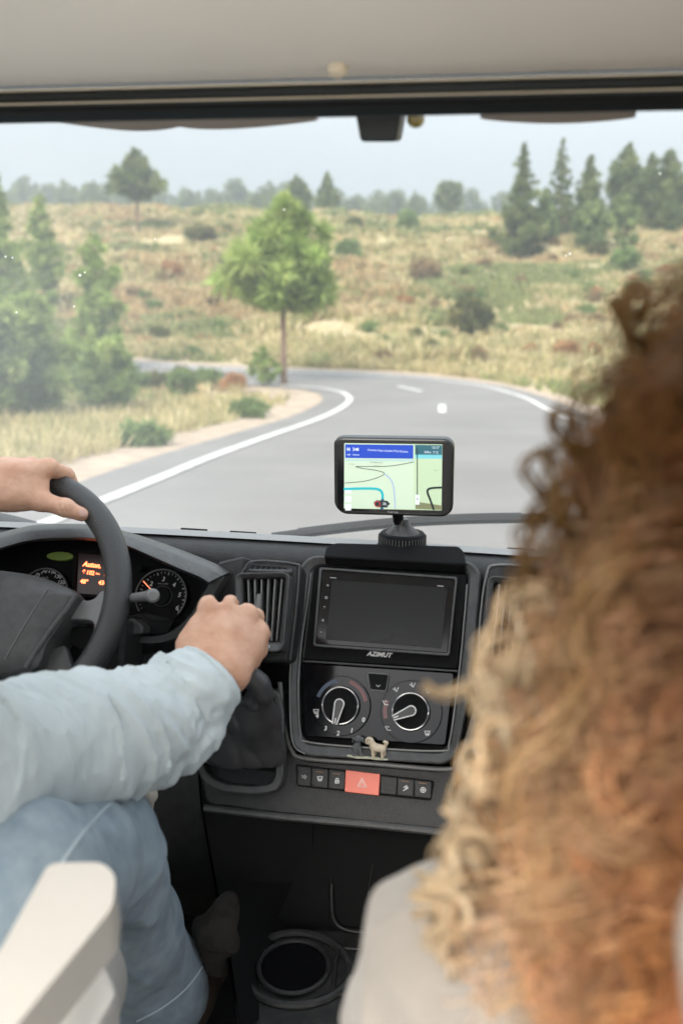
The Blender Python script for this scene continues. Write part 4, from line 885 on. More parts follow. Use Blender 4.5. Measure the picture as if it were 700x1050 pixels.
bars('warning_triangle', pb, [tri(1.05)], .001, m_pink, hzb, h=.0091); bars('warning_triangle', pb, [tri(.5)], .0007, m_pink, hzb, h=.0091)
# cup holder recess at the right of the console
pcu = Plane(P(500, 755, 1.19), 60)
m = MB(); u0, v0 = pcu.hit(513, 762); m.tube([pcu.pt(u0+.036*cos(a_), v0+.040*sin(a_), .004) for a_ in np.linspace(0, 2*pi, 40, endpoint=False)], .0025, 8, closed=True); cu1 = m.build('cup_holder', m_edge, mh)
m = MB(); m.lathe(pcu.pt(u0, v0, 0), pcu.n, [(.0001, .001), (.034, .001), (.036, -.004)], 32); m.build('holder_well', m_black, cu1)
m = MB(); m.tube([P(x, y, 1.175) for x, y in smooth_line([(487, 742), (476, 770), (463, 805), (461, 820), (468, 828), (482, 831)], 5)], .003, 8); m.build('console_edge', m_edge, mh)
# gear lever gaiter surround
pgt = Plane(P(245, 770, 1.19), 24)
ringslab('gaiter_frame', pgt, [(200, 700), (286, 706), (292, 730), (291, 800), (284, 812), (262, 815), (226, 812), (208, 802), (201, 782)], [(206, 704), (280, 710), (284, 734), (283, 796), (277, 804), (258, 806), (230, 803), (214, 795), (207, 779)], m_grey, mh, h=.006, th=.08, ro=.012, ri=.009, bevel=.004)
slab('gaiter_well', pgt, [(203, 702), (284, 708), (288, 734), (287, 798), (278, 808), (230, 806), (208, 796), (204, 780)], m_black, mh, h=-.02, th=.05, r=.01)
S = SDF(P(180, 660, 1.0)-[.09, .10, .22], P(300, 660, 1.25)+[.09, .14, .06], .0022)
top = P(258, 690, 1.10); 
def gp(x, y, Y): return P(x, y, Y)
S.chain([gp(262, 712, 1.125), gp(252, 735, 1.15), gp(246, 765, 1.175), gp(243, 785, 1.195)], [.023, .037, .050, .055], .02, flat=((0, 1, .3), .7))
S.chain([gp(222, 735, 1.15), gp(216, 765, 1.18), gp(226, 790, 1.20)], [.014, .02, .026], .03); S.chain([gp(268, 735, 1.155), gp(270, 770, 1.175), gp(268, 794, 1.195)], [.012, .016, .018], .03)
S.chain([gp(258, 696, 1.085), gp(266, 702, 1.088), gp(270, 712, 1.09), gp(262, 722, 1.095), gp(250, 722, 1.10)], [.012, .0105, .009, .007, .005], .008)
S.chain([gp(273, 778, 1.162), gp(264, 788, 1.165), (gp(272, 797, 1.172))], [.005, .009, .005], .012)
def gdisp(p, n): return .0030*np.abs(npnoise(p*np.array([40, 40, 12])+p[:, 2:3]*14, 3))+.0012*npnoise(p*30, 8)
gt = S.build('gear_gaiter', m_leather, mh, gdisp, 2)
m = MB(); m.tube([P(250, 712, 1.12), P(238, 668, 1.055)], .007, 10); lv = m.build('gear_lever', m_black, mh)
m = MB(); m.lathe(P(238, 668, 1.055), (P(236, 650, 1.045)-P(250, 712, 1.12)), [(.0001, .024), (.012, .022), (.019, .012), (.020, 0), (.015, -.015), (.009, -.022)], 24); m.build('gear_knob', m_black, lv)
# tunnel console with cup holder and tray
zc = -.90; ptn = Plane(PZ(300, 993, CZ+zc), 84)
slab('floor_console', ptn, [(250, 972), (275, 955), (330, 950), (420, 960), (470, 980), (440, 1110), (250, 1110), (240, 1010)], m_dash, mh, h=-.002, th=.16, r=.03, bevel=.006)
u0, v0 = ptn.hit(301, 993); m = MB()
m.tube([ptn.pt(u0+.047*cos(a_), v0+.047*sin(a_), .003) for a_ in np.linspace(0, 2*pi, 48, endpoint=False)], .0035, 8, closed=True); cu2 = m.build('cup_holder', m_dash, mh)
m = MB(); m.lathe(ptn.pt(u0, v0, 0), ptn.n, [(.0001, .0005), (.045, .0005), (.047, -.003)], 32); m.build('holder_well', m_gloss, cu2)
m = MB(); m.tube([ptn.at(x, y, .004) for x, y in ((372, 976), (349, 975), (344, 990), (341, 1020), (350, 1023))], .0025, 6); m.build('tray_edge', m_dash, mh)
m = MB(); m.tube([ptn.pt(u0+.066*cos(a_)*(1.15 if cos(a_) > 0 else 1), v0+.064*sin(a_), .001) for a_ in np.linspace(0, 2*pi, 48, endpoint=False)], .006, 8, closed=True); m.build('moulded_rim', m_dash, cu2)
pn = Plane(P(370, 915, 1.23), 12)
ni = ringslab('storage_niche', pn, [(336, 868), (440, 876), (430, 966), (348, 955), (338, 945)], [(342, 874), (434, 881), (425, 958), (352, 950), (344, 942)], m_black, mh, h=.004, th=.02, ro=.01, ri=.008)
m = MB(); m.tube([pn.at(x, y, .006) for x, y in smooth_line([(341, 905), (341, 930), (346, 946), (360, 953), (385, 956)], 4)], .0022, 6); m.build('niche_edge', m_dash, ni)
m = MB(); m.tube([pn.at(x, y, .006) for x, y in ((383, 885), (380, 900), (378, 916))], .0007, 6); m.build('loose_cable', m_dash, ni)
# crumpled carpet at the driver's footwell, pale sheet behind the knee
S = SDF(P(226, 965, 1.12)-[.09, .08, .09], P(226, 965, 1.12)+[.09, .08, .09], .003)
S.chain([P(232, 932, 1.13), P(224, 958, 1.12), P(216, 985, 1.12)], [.018, .026, .02], .02); S.chain([P(214, 958, 1.12), P(236, 975, 1.14)], [.016, .016], .02)
S.build('footwell_carpet', M('brown grey carpet', (.017, .014, .011), .95, bump=1, bscale=300), mh, lambda p, n: .010*npnoise(p*46, 2))
S = SDF(P(151, 815, 1.05)-[.06, .06, .07], P(151, 815, 1.05)+[.06, .06, .07], .0022)
S.chain([P(147, 793, 1.05), P(150, 815, 1.05), P(154, 838, 1.05)], [.012, .011, .006], .01, flat=((0, 1, 0), .5))
S.build('door_pocket_paper', M('crumpled pale paper', (.62, .56, .48), .8), mh, lambda p, n: .0025*npnoise(p*np.array([160, 160, 60]), 2))

# ------------------------------------------------------------ steering wheel
WC = np.array([-.678, 1.112, CZ-.404]); WR = .1745; WT = 36.5; pw = Plane(WC, WT)
m = MB(); N_ = 96; a_ = np.linspace(0, 2*pi, N_, endpoint=False); m.tube([pw.pt(WR*cos(t_), WR*sin(t_)) for t_ in a_], .0172, 18, closed=True, up=tuple(pw.n)); 
wheel = m.build('steering_wheel', M('grained steering wheel leather', (.040, .041, .041), .38, bump=1.0, bscale=420, spec=.5), mh)
def wpoly(px): return [pw.hit(*q) for q in px]
hubp = [(-13, 583), (0, 584), (35, 589), (62, 598), (80, 608), (76, 618), (66, 634), (48, 660), (30, 690), (-13, 702)]
pwh = Plane(WC+pw.n*.021, WT); h0 = [np.array(pwh.hit(*q)) for q in hubp]; h0[0][0] = 0; h0[-1][0] = 0
hl = smooth_line(h0, 4); full = hl+[np.array([-q[0], q[1]]) for q in hl[::-1][1:-1]]
m = MB(); cc = np.mean(full, 0); lines = []
for s_, h in ((.96, -.045), (1.0, .010), (.985, .018), (.93, .0235), (.75, .029), (.4, .033), (.02, .034)): lines.append([pw.pt(*(cc+(q-cc)*s_), h) for q in full])
m.loft(lines, True); hub = m.build('airbag_cover', m_grey, wheel)
pwt = Plane(WC+pw.n*.0305, WT); m = MB(); m.tube([pwt.at(x, y, 0) for x, y in smooth_line([(49, 603), (38, 620), (22, 646), (5, 676)], 5)], .0007, 5); m.build('cover_seam', m_edge, hub)
m = MB(); m.tube([pwh.at(x, y, .002) for x, y in smooth_line([(79, 610), (70, 624), (50, 650), (27, 686)], 5)], .0035, 8); m.build('cover_edge', m_grey, hub)
m = MB(); m.tube([pw.pt(.0235*cos(t_)+.001, .0235*sin(t_)+.006, .034) for t_ in a_[::2]], .0042, 8, closed=True); m.build('emblem_ring', m_chrome, hub)
m = MB(); m.lathe(pw.pt(.001, .006, .031), pw.n, [(.0001, .003), (.021, .003), (.0225, 0)], 32); m.build('emblem_disc', M('dark red enamel', (.05, .01, .012), .3), hub)
def spoke(px, h=.006, th=.018, mt=m_edge, mirror=True):
    q = [np.array(pw.hit(*p_)) for p_ in px]
    for sg in ((1, -1) if mirror else (1,)):
        r_ = round_poly([np.array([p_[0]*sg, p_[1]]) for p_ in q], .006); m = MB(); m.prism([pw.pt(*p_, h) for p_ in r_], [pw.pt(*p_, h-th) for p_ in r_]); m.build('spoke', mt, wheel, bevel=.004, seg=3)
spoke([(60, 606), (79, 608), (88, 618), (98, 616), (106, 606), (116, 610), (112, 640), (103, 658), (97, 652), (98, 640), (92, 637), (66, 636), (52, 640)])
spoke([(30, 672), (66, 660), (76, 690), (62, 712), (20, 706)], h=.0, mt=m_grey)
slab('wheel_button_pad', pw, [(70, 640), (88, 639), (96, 643), (94, 653), (80, 664), (66, 656)], m_black, wheel, h=-.012, th=.012, r=.004)
m = MB(); m.tube([WC-pw.n*.03, WC-pw.n*.16-np.array([0, 0, .03])], [.05, .055], 20); m.build('steering_column', m_black, mh)

# ------------------------------------------------------------ sat nav on the dash
gpt = P(412, 561, 1.345); gps = root('sat_nav', tuple(gpt), 'black sat nav with a lit map screen, stuck on top of the dashboard', 'sat nav')
pgp = Plane(P(403, 489, 1.325), -3, 2)
GO = [(342, 452), (349, 448.5), (459, 450.2), (465.5, 457), (464, 524), (456, 530.5), (351, 527.5), (342.5, 519)]
case = slab('casing', pgp, GO, M('sat nav casing', (.010, .012, .011), .3, spec=.5), gps, h=0, th=.022, r=.008, bevel=.003)
slab('screen_glass', pgp, [(345.5, 454), (462.5, 455), (461, 526.5), (346, 523.5)], m_gloss, gps, h=.0006, th=.002, r=.006, bevel=.0003)
ms = lambda n, c, e=.95: M(n, tuple(.35*x for x in c), .4, emis=e*.75)
scn = slab('screen', pgp, [(353.5, 454.2), (453.4, 455.6), (452.5, 523.2), (352.6, 521)], ms('map land', (.55, .70, .47)), gps, h=.0012, th=.001, r=.0005, bevel=0)
def sc(pts, mt, h=.0016, name='map_area'): return slab(name, pgp, pts, mt, scn, h=h, th=.0002, r=.0002, bevel=0)
sc([(353, 454.5), (424.5, 455.5), (424.5, 521.8), (352.8, 520.8)], ms('map land light', (.62, .76, .58)), .0014)
sc([(425.5, 455.8), (453.2, 456.2), (453, 466), (425.5, 465.8)], ms('panel teal', (.03, .13, .17)), .0018)
sc([(425.5, 465.8), (453, 466), (453, 470), (425.5, 469.8)], ms('map sky', (.20, .62, .70)), .0016)
sc([(354, 470.2), (424.4, 470.6), (424.4, 473), (354, 472.6)], ms('map horizon', (.48, .66, .62)), .0016)
sc([(426, 514), (453, 518), (453, 522.6), (426, 521.4)], ms('map brown', (.22, .23, .12)), .0018)
sc([(354, 455.2), (423.8, 456), (423.6, 470), (354, 469.2)], ms('banner blue', (.015, .07, .52)), .0019, 'banner')
m_mt = ms('screen white', (.80, .88, .95), 1.0); m_bk = ms('screen dark', (.03, .06, .07), .3); m_cy = ms('route cyan', (.02, .50, .56)); m_lb = ms('route lilac', (.40, .50, .72)); m_gn = ms('screen grey', (.2, .27, .24), .7)
T = lambda s_, x, y, z, mt=m_mt, **k: text('screen_text', pgp, s_, x, y, z, mt, scn, h=.0024, **k)
T('248', 364.8, 460.4, .0058, bold=.0001); T('metros', 365, 465.8, .0032); T('Carretera Vieja a Cumbre TF-21 El Lomo', 397.5, 461.8, .0037, rot=-.012, sx=.88)
T('H', 357.4, 460.4, .006, bold=.0002); T('248', 357.6, 465.8, .003); T('12:17', 446.5, 458.6, .0046); T('240m  7:12', 442, 463.4, .0042); T('La Esperanza', 386, 473.6, .0032, m_gn); T('Cruce', 386, 477.2, .003, m_gn); T('Camino', 361, 475.3, .0024, m_gn); T('TF-24', 447, 482, .0024, m_gn)
def line(pts, wd, mt, h=.0019): bars('map_road', pgp, [smooth_line(pts, 5)], wd, mt, scn, h=h)
line([(353.5, 495), (374, 493), (388, 489), (394, 485), (386, 482), (372, 480), (365, 478), (378, 478), (400, 477.5), (424, 473.5)], .0008, m_bk)
line([(353.2, 501), (380, 500.6), (389, 502), (392, 506), (392.2, 513), (391.8, 521)], .0034, m_cy)
line([(392.2, 512), (391.9, 517), (391.6, 521)], .0038, ms('route navy', (.03, .10, .22), .8), .0021)
line([(395, 486), (401, 492), (404, 502), (405.2, 521)], .0018, m_lb)
line([(427.8, 459), (427.8, 512)], .0012, m_bk, .0021); line([(453, 499.5), (441, 500.5), (438.2, 504), (441, 512), (444.5, 522)], .0028, m_bk)
line([(444, 500.3), (453, 499.5)], .001, m_bk, .0022)
for y in (502.5, 511.5, 520): sc([(354, y-3), (360, y-3), (360, y+3), (354, y+3)], m_mt, .0018, 'map_button'); T('•', 357, y, .003, m_bk)
sc([(425.8, 507), (430, 507), (430, 517), (425.8, 517)], m_mt, .0022, 'map_button'); T('▲', 428, 511, .003, m_bk)
sc([(383, 515), (386, 512.6), (397, 513), (400, 516), (397, 520), (386, 519.6)], m_bk, .0023, 'speed_pill'); u0, v0 = pgp.hit(387, 516.4); m = MB(); m.tube([pgp.pt(u0+.0038*cos(t_), v0+.0038*sin(t_), .0027) for t_ in a_[::4]], .0006, 5, closed=True); m.build('speed_sign', ms('sign red', (.6, .06, .06)), scn)
T('28', 394, 516.2, .0048); T('km/h', 398.5, 518, .002)
text('maker_lettering', pgp, 'TOMTOM', 402.5, 525.2, .0034, m_dim, gps, h=.0010, bold=.0001)
m = MB(); ax = np.array([0, 0, 1.]); b0 = PZ(412, 561.5, CZ-.366); 
m.lathe(b0, ax, [(.0001, .042), (.008, .042), (.010, .036), (.015, .030), (.025, .021), (.0255, .019), (.0001, .018)], 36); m.build('mount_cone', m_grey, gps)
m = MB(); m.lathe(b0, ax, [(.0001, .022), (.0305, .022), (.033, .019), (.033, .0045), (.0315, .003), (.0001, .002)], 48); gp2 = m.build('grip_ring', m_black, gps)
m = MB()
for i in range(44):
    t_ = 2*pi*i/44; c = b0+np.array([cos(t_)*.0332, sin(t_)*.0332, 0]); m.tube([c+[0, 0, .005], c+[0, 0, .0185]], .0011, 5)
m.build('grip_ribs', m_grey, gp2)
m = MB(); m.lathe(b0, ax, [(.0001, .003), (.034, .0028), (.0385, .001), (.0385, -.001), (.0001, -.0012)], 48); m.build('suction_cup', m_gloss, gps)
m = MB(); m.tube([b0+[0, 0, .026], b0*.4+pgp.at(404, 520, -.025)*.6, pgp.at(404, 515, -.02)], [.008, .0075, .009], 12); m.build('mount_arm', m_black, gps)

# ------------------------------------------------------------ dog figurine on the console ledge
fz = P(376, 776, 1.195); fig = root('dog_figurine', tuple(fz), 'tiny grey and cream dog pair on a pale green base above the hazard button', 'figurine')
k = (fz-C0).dot(cf)/FPX
def fp(x, y, dy=0.0): return P(x, y, 1.195+dy)
S = SDF(fz-[.04, .02, .012], fz+[.04, .02, .02], .0006)
S.chain([fp(357.5, 774.8), fp(367, 776.2), fp(376, 776.6), (fp(385, 777.4)), fp(396, 778.6)], [.0030, .0042, .0034, .0044, .0032], .002, flat=((0, 0, 1), .42))
m_base = M('pale green resin', (.50, .52, .40), .6)
S.build('figurine_base', m_base, fig)
S = SDF(fz-[.04, .02, .012], fz+[.0, .02, .04], .0005)
G_ = [fp(366, 768), fp(367, 762), fp(367.5, 758.5)]
S.chain([fp(364.8, 771.5, .002), fp(365.5, 766, .001), fp(367, 762.5)], [.0050, .0046, .0036], .002); S.ell(fp(367, 758), (.0050, .005, .0046), .0012); S.ell(fp(367.4, 759.6, -.0045), (.0024, .0026, .0020), .001)
for s_ in (-1, 1): S.chain([fp(367+s_*4.6, 757.5), fp(367+s_*5.3, 761)], [.0018, .0013], .0006); S.chain([fp(366.6+s_*2.2, 767, -.002), fp(366.8+s_*2.4, 773.6, -.003)], [.0017, .0017], .0006); S.chain([fp(366+s_*4, 773.6, .001), fp(366.8+s_*4, 774.3, -.003)], [.002, .0016], .0006)
S.chain([fp(361, 771, .004), fp(358.5, 768, .005)], [.0015, .0012], .0006)
dg = S.build('grey_dog', M('painted grey dog', (.075, .08, .085), .6, col2=(.16, .165, .17), vscale=260), fig, lambda p, n: .0004*npnoise(p*1400, 1)); dg['label'] = 'grey sitting dog'
S = SDF(fp(368, 780)-[.0, .02, .006], fz+[.045, .02, .04], .0005)
S.chain([fp(383.2, 766.6), fp(392, 767.8)], [.0054, .0050], .002); S.chain([fp(383, 765), fp(379.6, 760.4)], [.0046, .0044], .002); S.ell(fp(378.6, 759.4), (.0050, .0048, .0046), .0012); S.ell(fp(376.4, 761.6, -.003), (.0022, .0026, .002), .0008)
for x, dy in ((382.2, -.003), (384, .003), (391.6, -.003), (393.6, .003)): S.chain([fp(x, 769, dy), fp(x+.3, 776.4, dy)], [.0022, .0021], .0008)
S.chain([fp(381.6, 758.8, -.001), fp(382.3, 763, -.001)], [.0018, .0014], .0005); S.chain([fp(375.4, 758.8, .001), fp(374.9, 761.6, .001)], [.0014, .0012], .0005); S.chain([fp(395, 765), fp(396.2, 762, 0), fp(394.2, 761)], [.0022, .0024, .002], .0008)
dg = S.build('cream_dog', M('painted cream dog', (.55, .44, .31), .6, col2=(.68, .60, .46), vscale=240), fig, lambda p, n: .0004*npnoise(p*1400, 1)); dg['label'] = 'cream standing dog with curled tail'
m = MB()
for (x, y) in ((365.8, 757.6), (368.4, 757.8), (367.4, 759.6), (376.6, 759.2), (379, 759.2), (376.0, 761.4)): m.lathe(fp(x, y, -.0058 if y != 759.6 else -.0075), (0, -1, .2), [(.0001, .0004), (.0006, 0), (.0006, -.002)], 8)
m.build('painted_eyes', m_black, fig)

# ------------------------------------------------------------ seats
S = SDF(P(40, 1000, .62)-[.36, .42, .14], P(90, 900, .62)+[.05, .16, .16], .004)
# driver seat: cushion and armrest
S1 = SDF(W_(-1.02, .0, -.80), W_(-.30, .86, -.55), .005)
for x in (-.46, -.56, -.66, -.76, -.86): S1.chain([W_(x, .12, -.70), W_(x, .70, -.685)], [.075, .072], .05)
S1.chain([P(62, 1012, .76), P(20, 1060, .60), W_(-.42, .2, -.66)], [.062, .064, .07], .05)
seat = S1.build('driver_seat', m_seat, mh, lambda p, n: .002*npnoise(p*9, 4), 2)
pa = Plane(P(88, 905, .545), 80); pts_ = [(50, 885), (105, 884), (119, 898), (116, 930), (46, 1016), (-70, 1160), (-150, 1230), (-62, 1085)]
q = outl(pa, pts_, .007); m = MB(); m.prism([pa.pt(a[0], a[1], 0) for a in q], [pa.pt(a[0], a[1], -.036) for a in q]); arm = m.build('armrest', m_seat, seat, bevel=.0065, seg=5)
m = MB(); 
S3 = SDF(W_(-.98, -.18, -.70), W_(-.40, .12, .08), .006)
for x in (-.55, -.64, -.73, -.82): S3.chain([W_(x, .0, -.62), W_(x, -.06, -.12)], [.07, .055], .05)
S3.build('seat_back', m_seat, seat, None, 2)
m = MB(); st = [P(22, 1052, .60), P(40, 1000, .70), P(60, 962, .76)]
m.loft([[P(20, 1055, .53), P(44, 1008, .58), P(62, 970, .62), P(70, 950, .64)], [P(40, 1062, .53), P(56, 1012, .58), P(68, 972, .62), P(74, 950, .64)]]); o = m.build('seat_belt', M('blue grey webbing', (.16, .22, .28), .7, bump=.5, bscale=900), mh); s_ = o.modifiers.new('t', 'SOLIDIFY'); s_.thickness = .002
# passenger seat: edge of its back cushion at the right
S4 = SDF(W_(.02, .14, -.80), W_(.62, .46, .05), .005)
for x in (.22, .34, .46): S4.chain([W_(x, .22, -.70), W_(x-.0, .20, -.12)], [.075, .06], .05)
S4.chain([P(722, 1075, .27)+[.03, 0, 0], P(730, 960, .27)+[.03, 0, 0], P(742, 880, .27)+[.035, 0, 0]], [.034, .034, .032], .02)
pseat = S4.build('passenger_seat', m_seat, mh, None, 2)
S5 = SDF(W_(-.02, .24, -.84), W_(.62, .92, -.60), .006)
for x in (.10, .22, .34, .46): S5.chain([W_(x, .36, -.73), W_(x, .80, -.72)], [.075, .07], .05)
S5.build('seat_cushion', m_seat, pseat, None, 2)
# ================================================================ PEOPLE
m_skin = M('skin', (.58, .31, .20), .44, sss=.10, col2=(.71, .43, .30), vscale=38, bump=.5, bscale=380, bdet=5, spec=.4)
m_shirt = M('pale blue cotton', (.58, .65, .665), .85, var=.06, vscale=30, bump=.7, bscale=1400, sheen=.1)
m_jean = M('washed light denim', (.175, .235, .285), .85, col2=(.29, .36, .41), vscale=38, bump=1.0, bscale=600, sheen=.1)
def join(name, parts, mat, parent):
    vs_ = []; fs = []; k = 0
    for p_, q_ in parts: vs_.append(p_); fs.append(q_+k); k += len(p_)
    return link(name, rawmesh(name, np.concatenate(vs_), np.concatenate(fs)), mat, parent)
def bump_polys(S, disp, sm=2):
    p_, q_ = S.polys()
    for _ in range(sm):
        acc = np.zeros_like(p_); cnt = np.zeros(len(p_))
        for i in range(4): np.add.at(acc, q_[:, i], p_[q_[:, (i+1) % 4]]+p_[q_[:, i-1]]); np.add.at(cnt, q_[:, i], 2)
        p_ = .45*p_+.55*acc/np.maximum(cnt, 1)[:, None]
    if disp is not None:
        v = p_[q_]; n = np.cross(v[:, 2]-v[:, 0], v[:, 3]-v[:, 1]); vn = np.zeros_like(p_)
        for i in range(4): np.add.at(vn, q_[:, i], n)
        vn /= np.linalg.norm(vn, axis=1)[:, None]+1e-12; p_ = p_+vn*disp(p_)[:, None]
    return p_, q_
def head_torso(hc, sh_l, sh_r, pelvis, face=(0, 1, 0), vox=.005):
    """head with a face, neck, shoulders and trunk as one skin surface"""
    hc = np.array(hc, float); f_ = np.array(face, float); f_ /= np.linalg.norm(f_); s_ = np.cross(f_, (0, 0, 1)); s_ /= np.linalg.norm(s_); z = np.array([0, 0, 1.])
    pts = np.array([hc, sh_l, sh_r, pelvis]); S = SDF(pts.min(0)-.22, pts.max(0)+.22, vox); Mx = np.stack([s_, f_, z], 1)
    S.ell(hc+z*.015, (.077, .098, .105), .01, M=Mx); S.ell(hc+f_*.035-z*.06, (.054, .058, .06), .03, M=Mx)
    S.cap(hc+f_*.092+z*.0, hc+f_*.112-z*.035, .008, .014, .012)                       # nose
    S.ell(hc+f_*.094-z*.062, (.024, .012, .008), .008, M=Mx)                            # mouth
    for g in (-1, 1):
        S.ell(hc+f_*.090+s_*g*.032+z*.004, (.016, .012, .010), .006, 'sub', M=Mx); S.ell(hc+f_*.082+s_*g*.032+z*.004, (.012, .012, .010), .002, M=Mx)
        S.ell(hc+s_*g*.078-z*.01-f_*.01, (.009, .018, .030), .006, M=Mx)
    nb = (np.array(sh_l)+sh_r)/2; S.cap(hc-z*.07-f_*.01, nb+z*.02, .055, .06, .03)
    S.chain([sh_l, nb-[0, 0, .01], sh_r], [.055, .085, .055], .04); S.chain([nb-[0, 0, .08], (nb+pelvis)/2, pelvis], [.125, .12, .135], .06, flat=((0, 1, .2), .78))
    return S
# ---------------------------------------------------------------- driver
drv = root('person', (-.70, .42, CZ-.60), 'driver in pale blue shirt and jeans with one hand on the steering wheel', 'person')
ry = lambda x, y: pw.at(x, y)[1]
# right hand resting on the gear knob
wr = P(220, 690, 1.0); S = SDF(P(222, 660, 1.02)-[.13, .16, .13], P(222, 660, 1.05)+[.09, .12, .09], .0016)
S.chain([P(150, 730, .93), P(190, 710, .965), wr], [.034, .029, .0265], .012)
mcp = [(215, 623, 1.040), (235.5, 623, 1.052), (253.5, 631, 1.060), (264, 648, 1.062)]; mr_ = [.0128, .0128, .0120, .0108]
for (x, y, Y), r_ in zip(mcp, mr_): S.chain([wr+(P(x, y, Y)-wr)*.12, wr+(P(x, y, Y)-wr)*.55, P(x, y, Y)], [.024, .0175, r_], .016)
S.chain([P(238, 690, 1.01), P(252, 668, 1.045), P(263, 650, 1.062)], [.020, .016, .0110], .014)
S.chain([P(208, 682, 1.005), P(203, 662, 1.02), P(206, 645, 1.035)], [.022, .0215, .016], .014)
S.chain([P(205, 660, 1.03), P(203, 655, 1.06), P(214, 652, 1.088), P(226, 655, 1.095)], [.017, .0145, .012, .0105], .008)     # thumb round the knob
fing = [[(215, 623, 1.040), (221, 624, 1.085), (228, 645, 1.105), (230, 663, 1.095)], [(235.5, 623, 1.052), (241, 625, 1.098), (244, 650, 1.108), (242, 668, 1.09)],
        [(253.5, 631, 1.060), (262, 633, 1.100), (262, 655, 1.108), (256, 671, 1.09)], [(264, 648, 1.062), (269, 650, 1.092), (266, 668, 1.095), (260, 680, 1.08)]]
for g, r_ in zip(fing, (.0105, .0108, .0102, .0092)): S.chain([P(*q) for q in g], [r_*1.12, r_, r_*.95, r_*.85], .003)
for (x, y, Y), r_ in zip(mcp, mr_): S.ell(P(x, y-1, Y-.002), (r_*.9, r_*.9, r_*.9), .006)
for i in range(2):
    a, b = mcp[i], mcp[i+1]; q = P((a[0]+b[0])/2-2, (a[1]+b[1])/2-9, (a[2]+b[2])/2-.016); S.chain([q, P((a[0]+b[0])/2, (a[1]+b[1])/2-8, (a[2]+b[2])/2+.008), P((a[0]+b[0])/2+2, (a[1]+b[1])/2-4, (a[2]+b[2])/2+.05)], [.0015, .0028, .0035], .008, 'sub')
def skin_d(p):
    return .0005*npnoise(p*90, 3)+.00025*npnoise(p*260, 5)+.0006*np.maximum(0, npnoise(p*np.array([70, 30, 30]), 7))
parts_ = [bump_polys(S, skin_d)]
# left hand closed over the top of the wheel
r1 = ry(60, 497); r2 = ry(85, 516); S = SDF(P(20, 500, r1)-[.17, .16, .10], P(20, 500, r1)+[.14, .12, .10], .0016)
wl = P(-34, 500, r1-.075); S.chain([P(-150, 520, r1-.15), P(-80, 508, r1-.11), wl], [.042, .034, .029], .012)
lm = [(50, 479.5, r1-.022), (33, 478, r1-.005), (14, 481, r1+.012), (-4, 487, r1+.022)]
for (x, y, Y), r_ in zip(lm, (.0132, .013, .012, .011)): S.chain([wl+(P(x, y, Y)-wl)*.1, wl+(P(x, y, Y)-wl)*.55, P(x, y, Y)], [.025, .018, r_], .018)
lf = [[(50, 479.5, r1-.022), (68, 487.5, r1+.014), (75.5, 501.5, r1+.030), (66, 512, r1+.028)], [(33, 478, r1-.005), (50, 484, r1+.030), (52, 500, r1+.040), (42, 509, r1+.026)],
      [(14, 481, r1+.012), (30, 484, r1+.042), (30, 500, r1+.045), (24, 508, r1+.03)], [(-4, 487, r1+.022), (10, 487, r1+.045), (10, 500, r1+.045), (4, 508, r1+.03)]]
for g, r_ in zip(lf, (.0108, .0108, .0102, .009)): S.chain([P(*q) for q in g], [r_*1.1, r_, r_*.95, r_*.85], .003)
S.chain([P(-20, 507, r1-.075), P(14, 507, r1-.055), P(42, 513.5, r1-.046)], [.024, .020, .0135], .014); S.chain([P(20, 496, r1-.04), P(40, 498, r1-.035)], [.018, .012], .014)
S.chain([P(42, 513.5, r1-.046), P(66, 520.5, r2-.032), P(83.5, 527.5, r2-.026)], [.0130, .0112, .0096], .005); S.ell(P(67, 520, r2-.034), (.0118, .0118, .0112), .004)
S.chain([P(60, 516, r2-.0445), P(62, 525, r2-.045)], [.0012, .0012], .002, 'sub'); S.chain([P(66, 517, r2-.0445), P(67, 526, r2-.045)], [.0012, .0012], .002, 'sub')
parts_.append(bump_polys(S, skin_d))
SR, SL_, PE = W_(-.50, .38, -.17), W_(-.90, .38, -.17), W_(-.70, .34, -.56)
HT = head_torso(W_(-.70, .42, .11), SL_, SR, PE); parts_.append(bump_polys(HT, None, 1))
elb = P(-60, 792, .66)
S = SDF(np.minimum(np.minimum(SR, elb), P(190, 710, .965))-.06, np.maximum(np.maximum(SR, elb), P(190, 710, .965))+.06, .004); S.chain([SR, elb, P(70, 768, .83), P(190, 710, .965)], [.05, .042, .040, .028], .02); parts_.append(bump_polys(S, None, 1))
elL = W_(-.98, .70, -.36); S = SDF(np.minimum(np.minimum(SL_, elL), P(-150, 520, r1-.15))-.06, np.maximum(np.maximum(SL_, elL), P(-150, 520, r1-.15))+.06, .004); S.chain([SL_, elL, P(-150, 520, r1-.15)], [.05, .044, .042], .02); parts_.append(bump_polys(S, None, 1))
body = join('body', parts_, m_skin, drv)
# thumb nail
m = MB(); c = P(85.2, 526.2, r2-.0355); d1 = P(90, 529, r2-.030)-P(78, 524, r2-.036); d1 /= np.linalg.norm(d1); up_ = (C0-c)/np.linalg.norm(C0-c); sd_ = np.cross(d1, up_)
m.lathe(c, up_, [(.0001, .0012), (.003, .001), (.0048, .0003), (.0052, -.001)], 16); m.v = [tuple(c+((np.array(q)-c)@d1)*d1*1.25+((np.array(q)-c)@sd_)*sd_*.95+((np.array(q)-c)@up_)*up_) for q in m.v]
m.build('nail', M('nail', (.68, .43, .35), .3), body)
S = SDF(W_(-.83, .28, .02), W_(-.57, .56, .27), .004); S.ell(W_(-.70, .405, .135), (.086, .10, .105), .01); S.cap(W_(-.70, .50, -.02), W_(-.70, .56, .12), .07, .065, .01, 'sub'); S.build('hair', M('short brown hair', (.06, .035, .02), .6, bump=1, bscale=200), drv, lambda p, n: .004*npnoise(p*np.array([80, 40, 80]), 2), 1)
